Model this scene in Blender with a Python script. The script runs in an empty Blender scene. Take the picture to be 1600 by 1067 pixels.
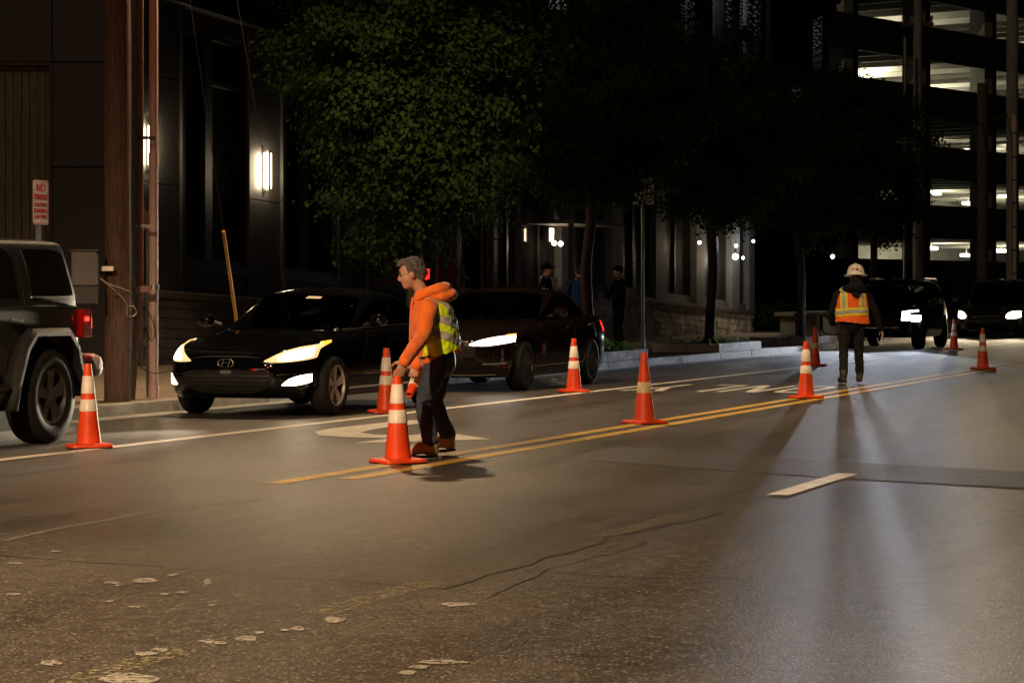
import bpy, bmesh, math, random
import numpy as np
from mathutils import Vector, Matrix

random.seed(7)
rng = np.random.default_rng(7)
sc = bpy.context.scene
COL = sc.collection
PI = math.pi
R = math.radians

# ------------------------------------------------------------------ camera, world, exposure
CAM_H = 1.28
FOC = 4000.0            # focal length in pixels of the 1600 px wide photograph
HOR = 459.0             # row of the road plane's horizon in that photograph
cam_d = bpy.data.cameras.new('camera')
cam = bpy.data.objects.new('camera', cam_d); COL.objects.link(cam)
cam.location = (0, 0, CAM_H); cam.rotation_euler = (PI / 2, 0, 0)
cam_d.sensor_width = 36.0; cam_d.lens = 36.0 * FOC / 1600.0
cam_d.shift_y = -(533.5 - HOR) / 1600.0
cam_d.clip_start = 0.1; cam_d.clip_end = 2000
sc.camera = cam

world = bpy.data.worlds.new('World'); sc.world = world; world.use_nodes = True
wn = world.node_tree.nodes; wl = world.node_tree.links
bg = wn['Background']
sky = wn.new('ShaderNodeTexSky'); sky.sky_type = 'NISHITA'; sky.sun_disc = False
sky.sun_elevation = R(2.0); sky.sun_rotation = R(200)
wl.new(sky.outputs[0], bg.inputs[0]); bg.inputs[1].default_value = 0.0006

sun_d = bpy.data.lights.new('sun', 'SUN'); sun_d.energy = 0.20; sun_d.angle = R(2.0); sun_d.color = (1.0, 0.74, 0.46)
sun = bpy.data.objects.new('sun', sun_d); COL.objects.link(sun)
sun.rotation_euler = (R(68), 0, R(-24))

sc.view_settings.view_transform = 'Standard'; sc.view_settings.look = 'None'
sc.view_settings.exposure = 0.0; sc.view_settings.gamma = 1.0
sc.render.engine = 'CYCLES'
sc.cycles.use_denoising = True; sc.cycles.denoising_prefilter = 'ACCURATE'
sc.cycles.adaptive_threshold = 0.006
sc.cycles.sample_clamp_direct = 8.0
sc.cycles.max_bounces = 6; sc.cycles.diffuse_bounces = 2; sc.cycles.glossy_bounces = 3
sc.cycles.transparent_max_bounces = 8; sc.cycles.transmission_bounces = 4
sc.cycles.sample_clamp_indirect = 2.0
sc.cycles.caustics_reflective = False; sc.cycles.caustics_refractive = False

# power of the street lamps and vehicle lamps, in one place
P_LAMP_POLE, P_LAMP_CORNER, P_LAMP_NEAR, P_SIGNAL = 2700, 13000, 1700, 34
WARM = (1.0, 0.70, 0.40)

M = {}                  # materials by short key
# ------------------------------------------------------------------ street frame
TH = math.atan2(1448.0, FOC)
U = Vector((math.sin(TH), math.cos(TH), 0)); N = Vector((-math.cos(TH), math.sin(TH), 0))
ORG = Vector((0, 21.25, 0))
ROT_ST = math.atan2(U.y, U.x)
KERB = 0.12
def st(a, b, z=0.0):
    """street frame: a metres up the street, b metres towards the far kerb"""
    p = ORG + U * a + N * b
    return Vector((p.x, p.y, z))
def px_b(x, b):
    """a for the place on line b whose bearing is column x of the photograph"""
    k = (x - 800.0) / FOC
    D = (b + N.y * ORG.y) / (N.y + N.x * k)
    X = k * D
    return U.x * X + U.y * (D - ORG.y)

# ------------------------------------------------------------------ scene helpers
def empty(name, loc=(0, 0, 0), rz=0.0):
    o = bpy.data.objects.new(name, None); COL.objects.link(o)
    o.location = loc; o.rotation_euler = (0, 0, rz); o.empty_display_size = 0.2
    return o
def tag(o, label=None, cat=None, group=None, kind=None):
    if label: o['label'] = label
    if cat: o['category'] = cat
    if group: o['group'] = group
    if kind: o['kind'] = kind
    return o
def thing(name, label, cat, loc=(0, 0, 0), rz=0.0, group=None):
    return tag(empty(name, loc, rz), label, cat, group)
def copy_tree(o, parent=None):
    c = o.copy(); COL.objects.link(c); c.parent = parent
    for ch in list(o.children): copy_tree(ch, c)
    return c

class MB:
    def __init__(s): s.v = []; s.f = []
    def add(s, vs, fs):
        o = len(s.v); s.v += [tuple(p) for p in vs]; s.f += [tuple(i + o for i in f) for f in fs]; return s
    def box(s, c, d, rot=None, taper=1.0):
        vs = []
        for z in (-.5, .5):
            t = taper if z > 0 else 1.0
            for x, y in ((-.5, -.5), (.5, -.5), (.5, .5), (-.5, .5)):
                p = Vector((x * d[0] * t, y * d[1] * t, z * d[2]))
                if rot is not None: p = rot @ p
                vs.append(p + Vector(c))
        return s.add(vs, [(0, 3, 2, 1), (4, 5, 6, 7), (0, 1, 5, 4), (1, 2, 6, 5), (2, 3, 7, 6), (3, 0, 4, 7)])
    def box8(s, pts):
        return s.add(pts, [(0, 3, 2, 1), (4, 5, 6, 7), (0, 1, 5, 4), (1, 2, 6, 5), (2, 3, 7, 6), (3, 0, 4, 7)])
    def poly(s, pts, h=None):
        n = len(pts)
        if h is None: return s.add(pts, [tuple(range(n))])
        h = Vector(h); top = [Vector(p) + h for p in pts]
        fs = [tuple(range(n - 1, -1, -1)), tuple(range(n, 2 * n))] + [(i, (i + 1) % n, n + (i + 1) % n, n + i) for i in range(n)]
        return s.add(list(pts) + top, fs)
    def tube(s, path, rad, n=10, side=None, cap=True, closed=False):
        path = [Vector(p) for p in path]; m = len(path)
        if not hasattr(rad, '__len__'): rad = [rad] * m
        vs = []; prev = None
        for i, p in enumerate(path):
            if closed: t = path[(i + 1) % m] - path[i - 1]
            else: t = path[min(i + 1, m - 1)] - path[max(i - 1, 0)]
            if t.length < 1e-9: t = Vector((0, 0, 1))
            t.normalize()
            if side is not None: e = Vector(side)
            elif prev is not None: e = prev
            else: e = Vector((1, 0, 0)) if abs(t.x) < .8 else Vector((0, 1, 0))
            e = e - t * e.dot(t)
            if e.length < 1e-6: e = t.orthogonal()
            e.normalize(); prev = e; g = t.cross(e)
            r = rad[i]; r1, r2 = (r if hasattr(r, '__len__') else (r, r))
            for k in range(n):
                a = 2 * PI * k / n; vs.append(p + e * (r1 * math.cos(a)) + g * (r2 * math.sin(a)))
        fs = []
        for i in range(m if closed else m - 1):
            j = (i + 1) % m
            for k in range(n):
                q = (k + 1) % n; fs.append((i * n + k, i * n + q, j * n + q, j * n + k))
        if cap and not closed:
            fs.append(tuple(range(n - 1, -1, -1))); fs.append(tuple(range((m - 1) * n, m * n)))
        return s.add(vs, fs)
    def limb(s, path, rad, n=16, side=None, sub=5):
        """smooth tapering round-ended tube"""
        P = [Vector(p) for p in path]; rr = [(r if hasattr(r, '__len__') else (r, r)) for r in rad]
        pts = []; rs = []
        for i in range(len(P) - 1):
            p0 = P[max(i - 1, 0)]; p1 = P[i]; p2 = P[i + 1]; p3 = P[min(i + 2, len(P) - 1)]
            for k in range(sub):
                t = k / sub
                pts.append(0.5 * ((2 * p1) + (p2 - p0) * t + (2 * p0 - 5 * p1 + 4 * p2 - p3) * t * t + (3 * p1 - p0 - 3 * p2 + p3) * t ** 3))
                u = t * t * (3 - 2 * t)
                rs.append((rr[i][0] * (1 - u) + rr[i + 1][0] * u, rr[i][1] * (1 - u) + rr[i + 1][1] * u))
        pts.append(P[-1]); rs.append(rr[-1])
        d0 = (pts[0] - pts[1]).normalized(); d1 = (pts[-1] - pts[-2]).normalized()
        a, b = [], []
        for k in (4, 3, 2, 1):
            th = k / 4.3 * PI / 2; c, q = math.cos(th), math.sin(th)
            m0 = min(rs[0]); m1 = min(rs[-1])
            a.append((pts[0] + d0 * m0 * q, (rs[0][0] * c, rs[0][1] * c)))
            b.insert(0, (pts[-1] + d1 * m1 * q, (rs[-1][0] * c, rs[-1][1] * c)))
        allp = [x[0] for x in a] + pts + [x[0] for x in b]; allr = [x[1] for x in a] + rs + [x[1] for x in b]
        return s.tube(allp, allr, n, side)
    def ball(s, c, r, rot=None, nu=14, nv=9):
        r = r if hasattr(r, '__len__') else (r, r, r); vs = []
        for j in range(nv + 1):
            t = PI * j / nv
            for i in range(nu):
                a = 2 * PI * i / nu
                p = Vector((r[0] * math.sin(t) * math.cos(a), r[1] * math.sin(t) * math.sin(a), r[2] * math.cos(t)))
                if rot is not None: p = rot @ p
                vs.append(p + Vector(c))
        fs = [(j * nu + i, j * nu + (i + 1) % nu, (j + 1) * nu + (i + 1) % nu, (j + 1) * nu + i) for j in range(nv) for i in range(nu)]
        return s.add(vs, fs)
    def lathe(s, prof, n=24, axis='z', c=(0, 0, 0), cap=True):
        vs = []
        for r, h in prof:
            for k in range(n):
                a = 2 * PI * k / n; x, y = r * math.cos(a), r * math.sin(a)
                p = (x, y, h) if axis == 'z' else ((x, h, y) if axis == 'y' else (h, x, y))
                vs.append(Vector(p) + Vector(c))
        fs = [(i * n + k, i * n + (k + 1) % n, (i + 1) * n + (k + 1) % n, (i + 1) * n + k) for i in range(len(prof) - 1) for k in range(n)]
        if cap and prof[0][0] > 1e-6: fs.append(tuple(range(n - 1, -1, -1)))
        if cap and prof[-1][0] > 1e-6: fs.append(tuple(range((len(prof) - 1) * n, len(prof) * n)))
        return s.add(vs, fs)
    def grid(s, P):
        """P[i][j] points"""
        m = len(P); n = len(P[0])
        return s.add([q for r in P for q in r], [(i * n + j, (i + 1) * n + j, (i + 1) * n + j + 1, i * n + j + 1) for i in range(m - 1) for j in range(n - 1)])
    def mesh(s, name, weld=False, fix=True):
        me = bpy.data.meshes.new(name); me.from_pydata(s.v, [], s.f); me.update()
        if weld or fix:
            bm = bmesh.new(); bm.from_mesh(me)
            if weld: bmesh.ops.remove_doubles(bm, verts=bm.verts, dist=0.0006)
            bmesh.ops.recalc_face_normals(bm, faces=bm.faces)
            bm.to_mesh(me); bm.free()
        return me
    def build(s, name, m, parent=None, smooth=False, weld=False, bevel=0.0, angle=40, loc=None):
        me = s.mesh(name, weld); me.materials.append(m)
        if m is M.get('carglass') and hasattr(s, 'keys'): s.shell.wins.append(s.keys)
        o = bpy.data.objects.new(name, me); COL.objects.link(o); o.parent = parent
        if loc is not None: o.location = loc
        if smooth:
            me.shade_smooth()
            if angle < 180: me.set_sharp_from_angle(angle=R(angle))
        if bevel:
            md = o.modifiers.new('bevel', 'BEVEL'); md.width = bevel; md.segments = 2; md.limit_method = 'ANGLE'
        return o

def remeshed(mb, name, m, parent=None, voxel=0.012, smooth=6, wrinkle=0.0, wsize=0.12):
    """join the shapes of mb into one continuous surface"""
    me = mb.mesh(name + '_raw'); o = bpy.data.objects.new(name + '_raw', me); COL.objects.link(o)
    md = o.modifiers.new('r', 'REMESH'); md.mode = 'VOXEL'; md.voxel_size = voxel
    if smooth:
        sm = o.modifiers.new('s', 'SMOOTH'); sm.factor = 0.5; sm.iterations = smooth
    if wrinkle:
        tx = bpy.data.textures.new(name + '_folds', 'CLOUDS'); tx.noise_scale = wsize; tx.noise_depth = 2
        d = o.modifiers.new('d', 'DISPLACE'); d.texture = tx; d.strength = wrinkle; d.mid_level = 0.5; d.texture_coords = 'GLOBAL'
    dg = bpy.context.evaluated_depsgraph_get(); dg.update()
    res = bpy.data.meshes.new_from_object(o.evaluated_get(dg))
    bpy.data.objects.remove(o); bpy.data.meshes.remove(me)
    res.name = name; res.materials.clear(); res.materials.append(m); res.shade_smooth()
    ob = bpy.data.objects.new(name, res); COL.objects.link(ob); ob.parent = parent
    return ob
def cut_hem(o, zf):
    """trim a garment flat along its hem"""
    bm = bmesh.new(); bm.from_mesh(o.data)
    bmesh.ops.delete(bm, geom=[f for f in bm.faces if f.calc_center_median().z < zf(f.calc_center_median())], context='FACES')
    bm.to_mesh(o.data); bm.free()
def peel(src, name, m, test, off=0.004, parent=None):
    """a thin layer lying on those faces of src whose centre passes the test"""
    bm = bmesh.new(); bm.from_mesh(src.data)
    kill = [f for f in bm.faces if not test(f.calc_center_median())]
    bmesh.ops.delete(bm, geom=kill, context='FACES')
    bm.normal_update()
    for v in bm.verts: v.co += v.normal * off
    me = bpy.data.meshes.new(name); bm.to_mesh(me); bm.free()
    me.materials.clear(); me.materials.append(m); me.shade_smooth()
    o = bpy.data.objects.new(name, me); COL.objects.link(o); o.parent = parent
    return o

# ------------------------------------------------------------------ materials
def mat(name, c, rough=0.6, metal=0.0, var=0.15, scale=8.0, bump=0.0, bscale=40.0, emit=None, es=0.0, coat=0.0, c2=None, spec=0.5, stretch=None, rvar=0.0, sheen=0.0):
    m = bpy.data.materials.new(name); m.use_nodes = True
    nt = m.node_tree; b = nt.nodes['Principled BSDF']; L = nt.links.new
    tc = nt.nodes.new('ShaderNodeTexCoord'); src = tc.outputs['Object']
    if stretch:
        mp = nt.nodes.new('ShaderNodeMapping'); mp.inputs['Scale'].default_value = stretch; L(src, mp.inputs[0]); src = mp.outputs[0]
    nz = nt.nodes.new('ShaderNodeTexNoise'); nz.inputs['Scale'].default_value = scale; nz.inputs['Detail'].default_value = 5
    L(src, nz.inputs['Vector'])
    mx = nt.nodes.new('ShaderNodeMix'); mx.data_type = 'RGBA'
    lo = c2 if c2 else tuple(max(0, x * (1 - var)) for x in c[:3])
    hi = c if c2 else tuple(min(1, x * (1 + var)) for x in c[:3])
    mx.inputs[6].default_value = (*lo[:3], 1); mx.inputs[7].default_value = (*hi[:3], 1)
    rp = nt.nodes.new('ShaderNodeMapRange'); rp.inputs[1].default_value = .3; rp.inputs[2].default_value = .7
    L(nz.outputs[0], rp.inputs[0]); L(rp.outputs[0], mx.inputs[0]); L(mx.outputs[2], b.inputs['Base Color'])
    b.inputs['Roughness'].default_value = rough; b.inputs['Metallic'].default_value = metal
    b.inputs['Specular IOR Level'].default_value = spec
    if rvar:
        r2 = nt.nodes.new('ShaderNodeMapRange'); r2.inputs[1].default_value = .3; r2.inputs[2].default_value = .7
        r2.inputs[3].default_value = max(0.02, rough - rvar); r2.inputs[4].default_value = min(1, rough + rvar)
        L(nz.outputs[0], r2.inputs[0]); L(r2.outputs[0], b.inputs['Roughness'])
    if coat: b.inputs['Coat Weight'].default_value = coat; b.inputs['Coat Roughness'].default_value = 0.04
    if sheen: b.inputs['Sheen Weight'].default_value = sheen
    if emit:
        b.inputs['Emission Color'].default_value = (*emit, 1); b.inputs['Emission Strength'].default_value = es
    if bump:
        n2 = nt.nodes.new('ShaderNodeTexNoise'); n2.inputs['Scale'].default_value = bscale; n2.inputs['Detail'].default_value = 4
        L(src, n2.inputs['Vector'])
        bp = nt.nodes.new('ShaderNodeBump'); bp.inputs['Strength'].default_value = bump; bp.inputs['Distance'].default_value = 0.01
        L(n2.outputs[0], bp.inputs['Height']); L(bp.outputs[0], b.inputs['Normal'])
    return m

def asphalt(name, base, dark, rough=0.0):
    m = bpy.data.materials.new(name); m.use_nodes = True
    nt = m.node_tree; b = nt.nodes['Principled BSDF']; L = nt.links.new; NN = nt.nodes.new
    g = NN('ShaderNodeNewGeometry'); mp = NN('ShaderNodeMapping'); mp.inputs['Rotation'].default_value = (0, 0, -ROT_ST)
    L(g.outputs['Position'], mp.inputs[0]); P = mp.outputs[0]
    def noise(scale, det=4, vec=P, rgh=.55):
        n = NN('ShaderNodeTexNoise'); n.inputs['Scale'].default_value = scale; n.inputs['Detail'].default_value = det
        n.inputs['Roughness'].default_value = rgh; L(vec, n.inputs['Vector']); return n.outputs[0]
    def rng_(x, a0, a1, b0, b1):
        r = NN('ShaderNodeMapRange'); r.inputs[1].default_value = a0; r.inputs[2].default_value = a1
        r.inputs[3].default_value = b0; r.inputs[4].default_value = b1; L(x, r.inputs[0]); return r.outputs[0]
    def mul(x, y):
        q = NN('ShaderNodeMath'); q.operation = 'MULTIPLY'; L(x, q.inputs[0])
        if hasattr(y, 'links') or hasattr(y, 'is_linked'): L(y, q.inputs[1])
        else: q.inputs[1].default_value = y
        return q.outputs[0]
    def addn(x, y):
        q = NN('ShaderNodeMath'); q.operation = 'ADD'; L(x, q.inputs[0]); L(y, q.inputs[1]); return q.outputs[0]
    st1 = NN('ShaderNodeMapping'); st1.inputs['Scale'].default_value = (0.12, 1.6, 1); L(P, st1.inputs[0])
    fine = noise(96, 2); mid = noise(9, 5); big = noise(.22, 4); streak = noise(.9, 4, st1.outputs[0])
    vor = NN('ShaderNodeTexVoronoi'); vor.inputs['Scale'].default_value = 95; L(P, vor.inputs['Vector'])
    f = mul(rng_(fine, .40, .60, .42, 1.6), rng_(mid, .3, .7, .82, 1.18)); f = mul(f, rng_(big, .3, .7, .72, 1.25)); f = mul(f, rng_(streak, .3, .7, .80, 1.2))
    spot = noise(1.1, 6, P, .65); f = mul(f, rng_(spot, .28, .42, .62, 1.0))
    st2 = NN('ShaderNodeMapping'); st2.inputs['Scale'].default_value = (2.2, 5.0, 1); L(P, st2.inputs[0]); und = noise(1.0, 3, st2.outputs[0])
    mx = NN('ShaderNodeMix'); mx.data_type = 'RGBA'; mx.inputs[6].default_value = (*dark, 1); mx.inputs[7].default_value = (*base, 1)
    L(rng_(f, .3, 1.7, 0, 1), mx.inputs[0])
    sp = NN('ShaderNodeSeparateColor'); L(vor.outputs['Color'], sp.inputs[0])
    mx2 = NN('ShaderNodeMix'); mx2.data_type = 'RGBA'; mx2.inputs[7].default_value = (.34, .29, .23, 1)
    L(mx.outputs[2], mx2.inputs[6]); L(rng_(sp.outputs[0], .90, .97, 0, .55), mx2.inputs[0]); L(mx2.outputs[2], b.inputs['Base Color'])
    ro = addn(rng_(streak, .3, .7, .34 + rough, .50 + rough), rng_(mid, .3, .7, -.05, .07)); ro = addn(ro, rng_(big, .3, .7, -.05, .1)); L(ro, b.inputs['Roughness'])
    b.inputs['Specular IOR Level'].default_value = 0.5
    h = addn(mul(vor.outputs['Distance'], .8), mul(fine, .5)); h = addn(h, mul(mid, .25)); h = addn(h, mul(und, 2.6))
    bp = NN('ShaderNodeBump'); bp.inputs['Strength'].default_value = .30; bp.inputs['Distance'].default_value = .006
    L(h, bp.inputs['Height']); L(bp.outputs[0], b.inputs['Normal'])
    return m

def worn_paint(name, c, keep=0.5):
    """road paint with worn-through specks"""
    m = mat(name, c, .55, var=.2, scale=5, bump=.25, bscale=90)
    nt = m.node_tree; L = nt.links.new; b = nt.nodes['Principled BSDF']
    tc = nt.nodes.new('ShaderNodeTexCoord')
    n = nt.nodes.new('ShaderNodeTexNoise'); n.inputs['Scale'].default_value = 34; n.inputs['Detail'].default_value = 8; n.inputs['Roughness'].default_value = .7
    L(tc.outputs['Object'], n.inputs['Vector'])
    r = nt.nodes.new('ShaderNodeMapRange'); r.inputs[1].default_value = keep - .04; r.inputs[2].default_value = keep + .05; L(n.outputs[0], r.inputs[0])
    L(r.outputs[0], b.inputs['Alpha'])
    return m
def emis(name, c, s):
    m = mat(name, tuple(min(1, x) for x in c), .3, emit=c, es=s); return m

M['asphalt'] = asphalt('asphalt', (.108, .091, .072), (.015, .0125, .010))
M['patch'] = asphalt('patch_asphalt', (.048, .038, .030), (.008, .007, .006), .18)
M['line_white'] = worn_paint('road_paint_white', (.82, .77, .67), .36)
M['line_yellow'] = worn_paint('road_paint_yellow', (.62, .39, .065), .40)
M['line_old'] = worn_paint('old_road_paint', (.27, .245, .21), .45)
M['line_faint'] = worn_paint('faint_scored_line', (.17, .15, .125), .44)
M['line_old_yellow'] = worn_paint('old_road_paint_yellow', (.30, .25, .14), .56)
M['seal'] = mat('crack_sealant', (.018, .016, .014), .45, var=.3)
M['kerb'] = mat('kerb_concrete', (.30, .285, .26), .75, var=.28, scale=6, bump=.35, bscale=60, rvar=.1)
M['pave'] = mat('pavement_concrete', (.22, .16, .11), .8, var=.25, scale=2.2, bump=.25, bscale=70)
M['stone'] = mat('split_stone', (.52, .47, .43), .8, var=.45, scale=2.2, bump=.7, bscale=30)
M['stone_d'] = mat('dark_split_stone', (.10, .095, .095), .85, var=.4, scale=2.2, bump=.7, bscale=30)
M['wet'] = mat('wet_tar_spot', (.03, .026, .022), .16, var=.3, scale=20, bump=.12, bscale=60)
M['cap'] = mat('cap_stone', (.10, .09, .085), .7, var=.25, bump=.3)
M['panel'] = mat('dark_metal_panel', (.014, .013, .013), .55, metal=.0, var=.15, scale=1.5)
M['pierpanel'] = mat('pier_cladding', (.028, .026, .025), .6, var=.15, scale=1.5)
M['panel2'] = mat('dark_cladding', (.013, .012, .011), .6, var=.2, scale=1.2, bump=.1)
M['pier'] = mat('grey_render', (.13, .128, .128), .7, var=.15, scale=2.5, bump=.15)
M['frame'] = mat('window_frame_metal', (.018, .017, .017), .45, metal=.3, var=.1)
M['glass'] = mat('dark_window_glass', (.010, .011, .012), .06, var=.1, spec=.6)
M['glass_r'] = mat('blinded_window_glass', (.012, .012, .012), .35, var=.1)
M['board'] = mat('timber_board', (.10, .085, .045), .6, var=.35, scale=3, stretch=(8, 8, .7), bump=.2)
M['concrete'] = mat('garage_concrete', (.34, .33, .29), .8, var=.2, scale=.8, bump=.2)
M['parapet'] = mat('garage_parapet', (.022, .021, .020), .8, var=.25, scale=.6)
M['wood'] = mat('weathered_pole_wood', (.13, .072, .046), .85, c2=(.045, .026, .017), scale=5, stretch=(9, 9, .8), bump=.8, bscale=12)
M['pvc'] = mat('red_glow_tinted_pipe', (.55, .38, .34), .45, var=.12, scale=3, stretch=(3, 3, .6), bump=.05)  # red glow falling on the conduit is mixed into this pink base colour
M['pvc2'] = mat('old_plastic_pipe', (.24, .12, .10), .5, var=.18, scale=3, stretch=(3, 3, .6))
M['galv'] = mat('galvanised_pipe', (.20, .21, .18), .45, metal=.5, var=.2, scale=4, stretch=(3, 3, .5))
M['steel'] = mat('strap_steel', (.45, .45, .44), .35, metal=.9, var=.2)
M['blackm'] = mat('black_band', (.012, .012, .012), .5)
M['wire'] = mat('cable_sheath', (.014, .012, .011), .7)
M['wire_l'] = mat('bare_cable', (.33, .24, .17), .5)
M['guard'] = mat('yellow_guy_guard', (.55, .27, .02), .45, var=.2)
M['sign_w'] = mat('sign_white', (.72, .66, .60), .45, var=.1)
M['sign_r'] = mat('sign_red', (.55, .03, .03), .45, var=.1)
M['orange'] = mat('cone_orange_vinyl', (.88, .075, .012), .42, var=.14, scale=6, bump=.05, rvar=.1)
M['orange_d'] = mat('scuffed_cone_vinyl', (.86, .075, .013), .5, c2=(.60, .05, .015), scale=7, bump=.08)
M['collar'] = mat('reflective_collar', (.88, .80, .68), .38, var=.16, scale=9, rvar=.1)
M['collar_y'] = mat('dirty_collar', (.66, .54, .30), .5, var=.2, scale=8)
M['rubber'] = mat('black_rubber', (.012, .0115, .0115), .75, spec=.25, var=.3, scale=8, bump=.15)
M['skin'] = mat('skin', (.47, .25, .16), .5, var=.12, scale=14)
M['skin2'] = mat('skin_light', (.52, .31, .22), .5, var=.1, scale=14)
M['hair'] = mat('grey_hair', (.15, .14, .125), .8, c2=(.025, .022, .02), scale=30, stretch=(1, 1, 3), bump=.8, bscale=90)
M['hair_d'] = mat('brown_hair', (.04, .022, .012), .7, var=.4, scale=30, bump=.6)
M['hoodie'] = mat('orange_fleece', (.86, .17, .012), .85, var=.16, scale=7, bump=.9, bscale=17, sheen=.3)
M['hivis'] = mat('lime_hivis_fabric', (.74, .92, .02), .75, var=.1, scale=14, bump=.15, bscale=150)
M['hivis_o'] = mat('orange_hivis_fabric', (.90, .14, .012), .75, var=.1, scale=12, bump=.15, bscale=150)
M['hivis_y'] = mat('yellow_hivis_trim', (.80, .72, .02), .7, var=.1)
M['tape'] = mat('silver_reflective_tape', (.40, .38, .34), .45, var=.15, scale=20, bump=.1)
M['denim'] = mat('dark_denim', (.034, .046, .075), .85, var=.35, scale=10, bump=.3, bscale=150)
M['trouser'] = mat('charcoal_trouser', (.020, .019, .019), .9, spec=.15, var=.3, scale=9, bump=.2, bscale=120)
M['blackcloth'] = mat('black_cloth', (.009, .009, .010), .9, spec=.15, var=.3, scale=9, bump=.2, bscale=120)
M['bluecloth'] = mat('navy_blue_cloth', (.02, .05, .16), .85, var=.2, bump=.2, bscale=120)
M['boot'] = mat('tan_leather', (.50, .38, .24), .6, var=.25, scale=14, bump=.3)
M['boot_d'] = mat('dark_leather', (.06, .045, .035), .5, var=.3, scale=14)
M['sole'] = mat('boot_sole', (.05, .035, .025), .8)
M['hat'] = mat('hard_hat_plastic', (.74, .70, .64), .3, var=.06)
M['sticker'] = mat('red_sticker', (.55, .05, .03), .4)
M['dark'] = mat('dark_feature', (.012, .008, .006), .5)
M['p_black'] = mat('black_car_paint', (.003, .003, .0035), .6, coat=1.0, var=.1, spec=.0)
M['p_brown'] = mat('dark_brown_car_paint', (.009, .006, .0055), .6, coat=1.0, var=.1, spec=.0)
M['p_navy'] = mat('dark_blue_car_paint', (.008, .010, .020), .5, coat=1.0, var=.1, spec=.15)
M['p_grey'] = mat('charcoal_car_paint', (.028, .030, .030), .5, coat=.8, var=.1, spec=.2)
M['p_headlit'] = mat('headlit_bumper_plastic', (.28, .28, .27), .4, var=.1)  # dark plastic bumper; the headlamp glare on it is put into the pale colour
M['p_tan'] = mat('dark_grey_green_car_paint', (.04, .04, .036), .3, coat=.8, var=.1)
def car_glass():
    m = mat('tinted_car_window', (.02, .02, .02), .03); nt = m.node_tree; L = nt.links.new
    tr = nt.nodes.new('ShaderNodeBsdfTransparent'); tr.inputs[0].default_value = (.42, .44, .42, 1)
    gl = nt.nodes.new('ShaderNodeBsdfGlossy'); gl.inputs['Roughness'].default_value = .03
    fr = nt.nodes.new('ShaderNodeFresnel'); fr.inputs[0].default_value = 1.5
    mx = nt.nodes.new('ShaderNodeMixShader'); L(fr.outputs[0], mx.inputs[0]); L(tr.outputs[0], mx.inputs[1]); L(gl.outputs[0], mx.inputs[2])
    L(mx.outputs[0], nt.nodes['Material Output'].inputs[0]); return m
M['carglass'] = car_glass()
M['seat'] = mat('seat_fabric', (.05, .045, .04), .85, var=.2, bump=.1)
M['trim'] = mat('black_plastic_trim', (.016, .016, .016), .5, var=.2, bump=.1, bscale=150)
M['jeepglass'] = mat('dark_privacy_glass', (.010, .010, .009), .04, var=.1, spec=.7)
M['chrome'] = mat('chrome', (.72, .72, .72), .12, metal=1.0, var=.05)
M['alloy'] = mat('alloy_rim', (.50, .48, .44), .42, metal=.35, var=.1)
M['alloy_d'] = mat('black_alloy_rim', (.05, .05, .05), .35, metal=.3, var=.2)
M['lens_off'] = mat('clear_lamp_lens', (.30, .29, .27), .08, metal=.5, var=.2)
M['lens_red'] = mat('red_lamp_lens', (.22, .004, .004), .12, var=.2)
M['amber'] = emis('amber_marker', (1.0, .32, .03), 2.2)
M['e_soft'] = emis('lamp_reflector', (1.0, .66, .32), .9)
M['e_warm'] = emis('warm_headlamp', (1.0, .84, .58), 14)
M['e_warm2'] = emis('warm_fog_lamp', (1.0, .84, .58), 9)
M['e_white'] = emis('white_headlamp', (1.0, .95, .86), 15)
M['e_blue'] = emis('cold_led_headlamp', (.74, .80, 1.0), 11)
M['e_red'] = emis('lit_red_lamp', (1.0, .006, .003), 7)
M['e_sconce'] = emis('lit_wall_tube', (1.0, .80, .50), 150)
M['e_sign'] = emis('lit_sign_face', (1.0, .84, .58), 7)
M['e_bulb'] = emis('lit_bulb', (1.0, .78, .50), 22)
M['e_cold'] = emis('lit_cold_bulb', (.9, .95, 1.0), 14)
M['e_gar'] = emis('lit_garage_fitting', (1.0, .93, .68), 22)
M['e_street'] = emis('lit_street_lantern', WARM, 40)
M['neon'] = emis('red_neon', (1.0, .02, .015), 2.2)
M['leaf'] = None
# ================================================================== SETTING
# ---- ground / road
def sheet(name, pts, z, m, parent=None):
    return MB().poly([st(a, b, z) for a, b in pts]).build(name, m, parent)
g = MB().poly([(-500, -80, 0), (500, -80, 0), (500, 900, 0), (-500, 900, 0)]).build('road', M['asphalt'])
tag(g, kind='structure'); road = g

def part_sheet(name, pts, m, z=.002, label=None):
    o = sheet(name, pts, z, m, road)
    if label: o['label'] = label
    return o
# resurfaced strips, seams and cracks
def wob(pts, w, amp=.02, step=.25):
    out = []
    for (a0, b0), (a1, b1) in zip(pts[:-1], pts[1:]):
        n = max(2, int(math.hypot(a1 - a0, b1 - b0) / step))
        for i in range(n):
            t = i / n; out.append((a0 + (a1 - a0) * t + random.gauss(0, amp), b0 + (b1 - b0) * t + random.gauss(0, amp)))
    out.append(pts[-1]); return out
def crack(pts, w, z=.0024, amp=.02, m=None):
    P = [st(a, b, z) for a, b in wob(pts, w, amp)]
    mb = MB(); L_ = []; R_ = []
    for i, p in enumerate(P):
        t = (P[min(i + 1, len(P) - 1)] - P[max(i - 1, 0)]).normalized(); q = Vector((-t.y, t.x, 0)) * w * random.uniform(.25, .6)
        L_.append(p + q); R_.append(p - q)
    mb.grid([L_, R_]); return mb.build('crack', m or M['seal'], road)
def gpx(x, y, z=0.0):
    s = (y - HOR) / (CAM_H - z); return Vector(((x - 800) / s, FOC / s, z))
def abp(x, y, z=0.0):
    p = gpx(x, y, z) - ORG; return (p.x * U.x + p.y * U.y, p.x * N.x + p.y * N.y)
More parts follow.
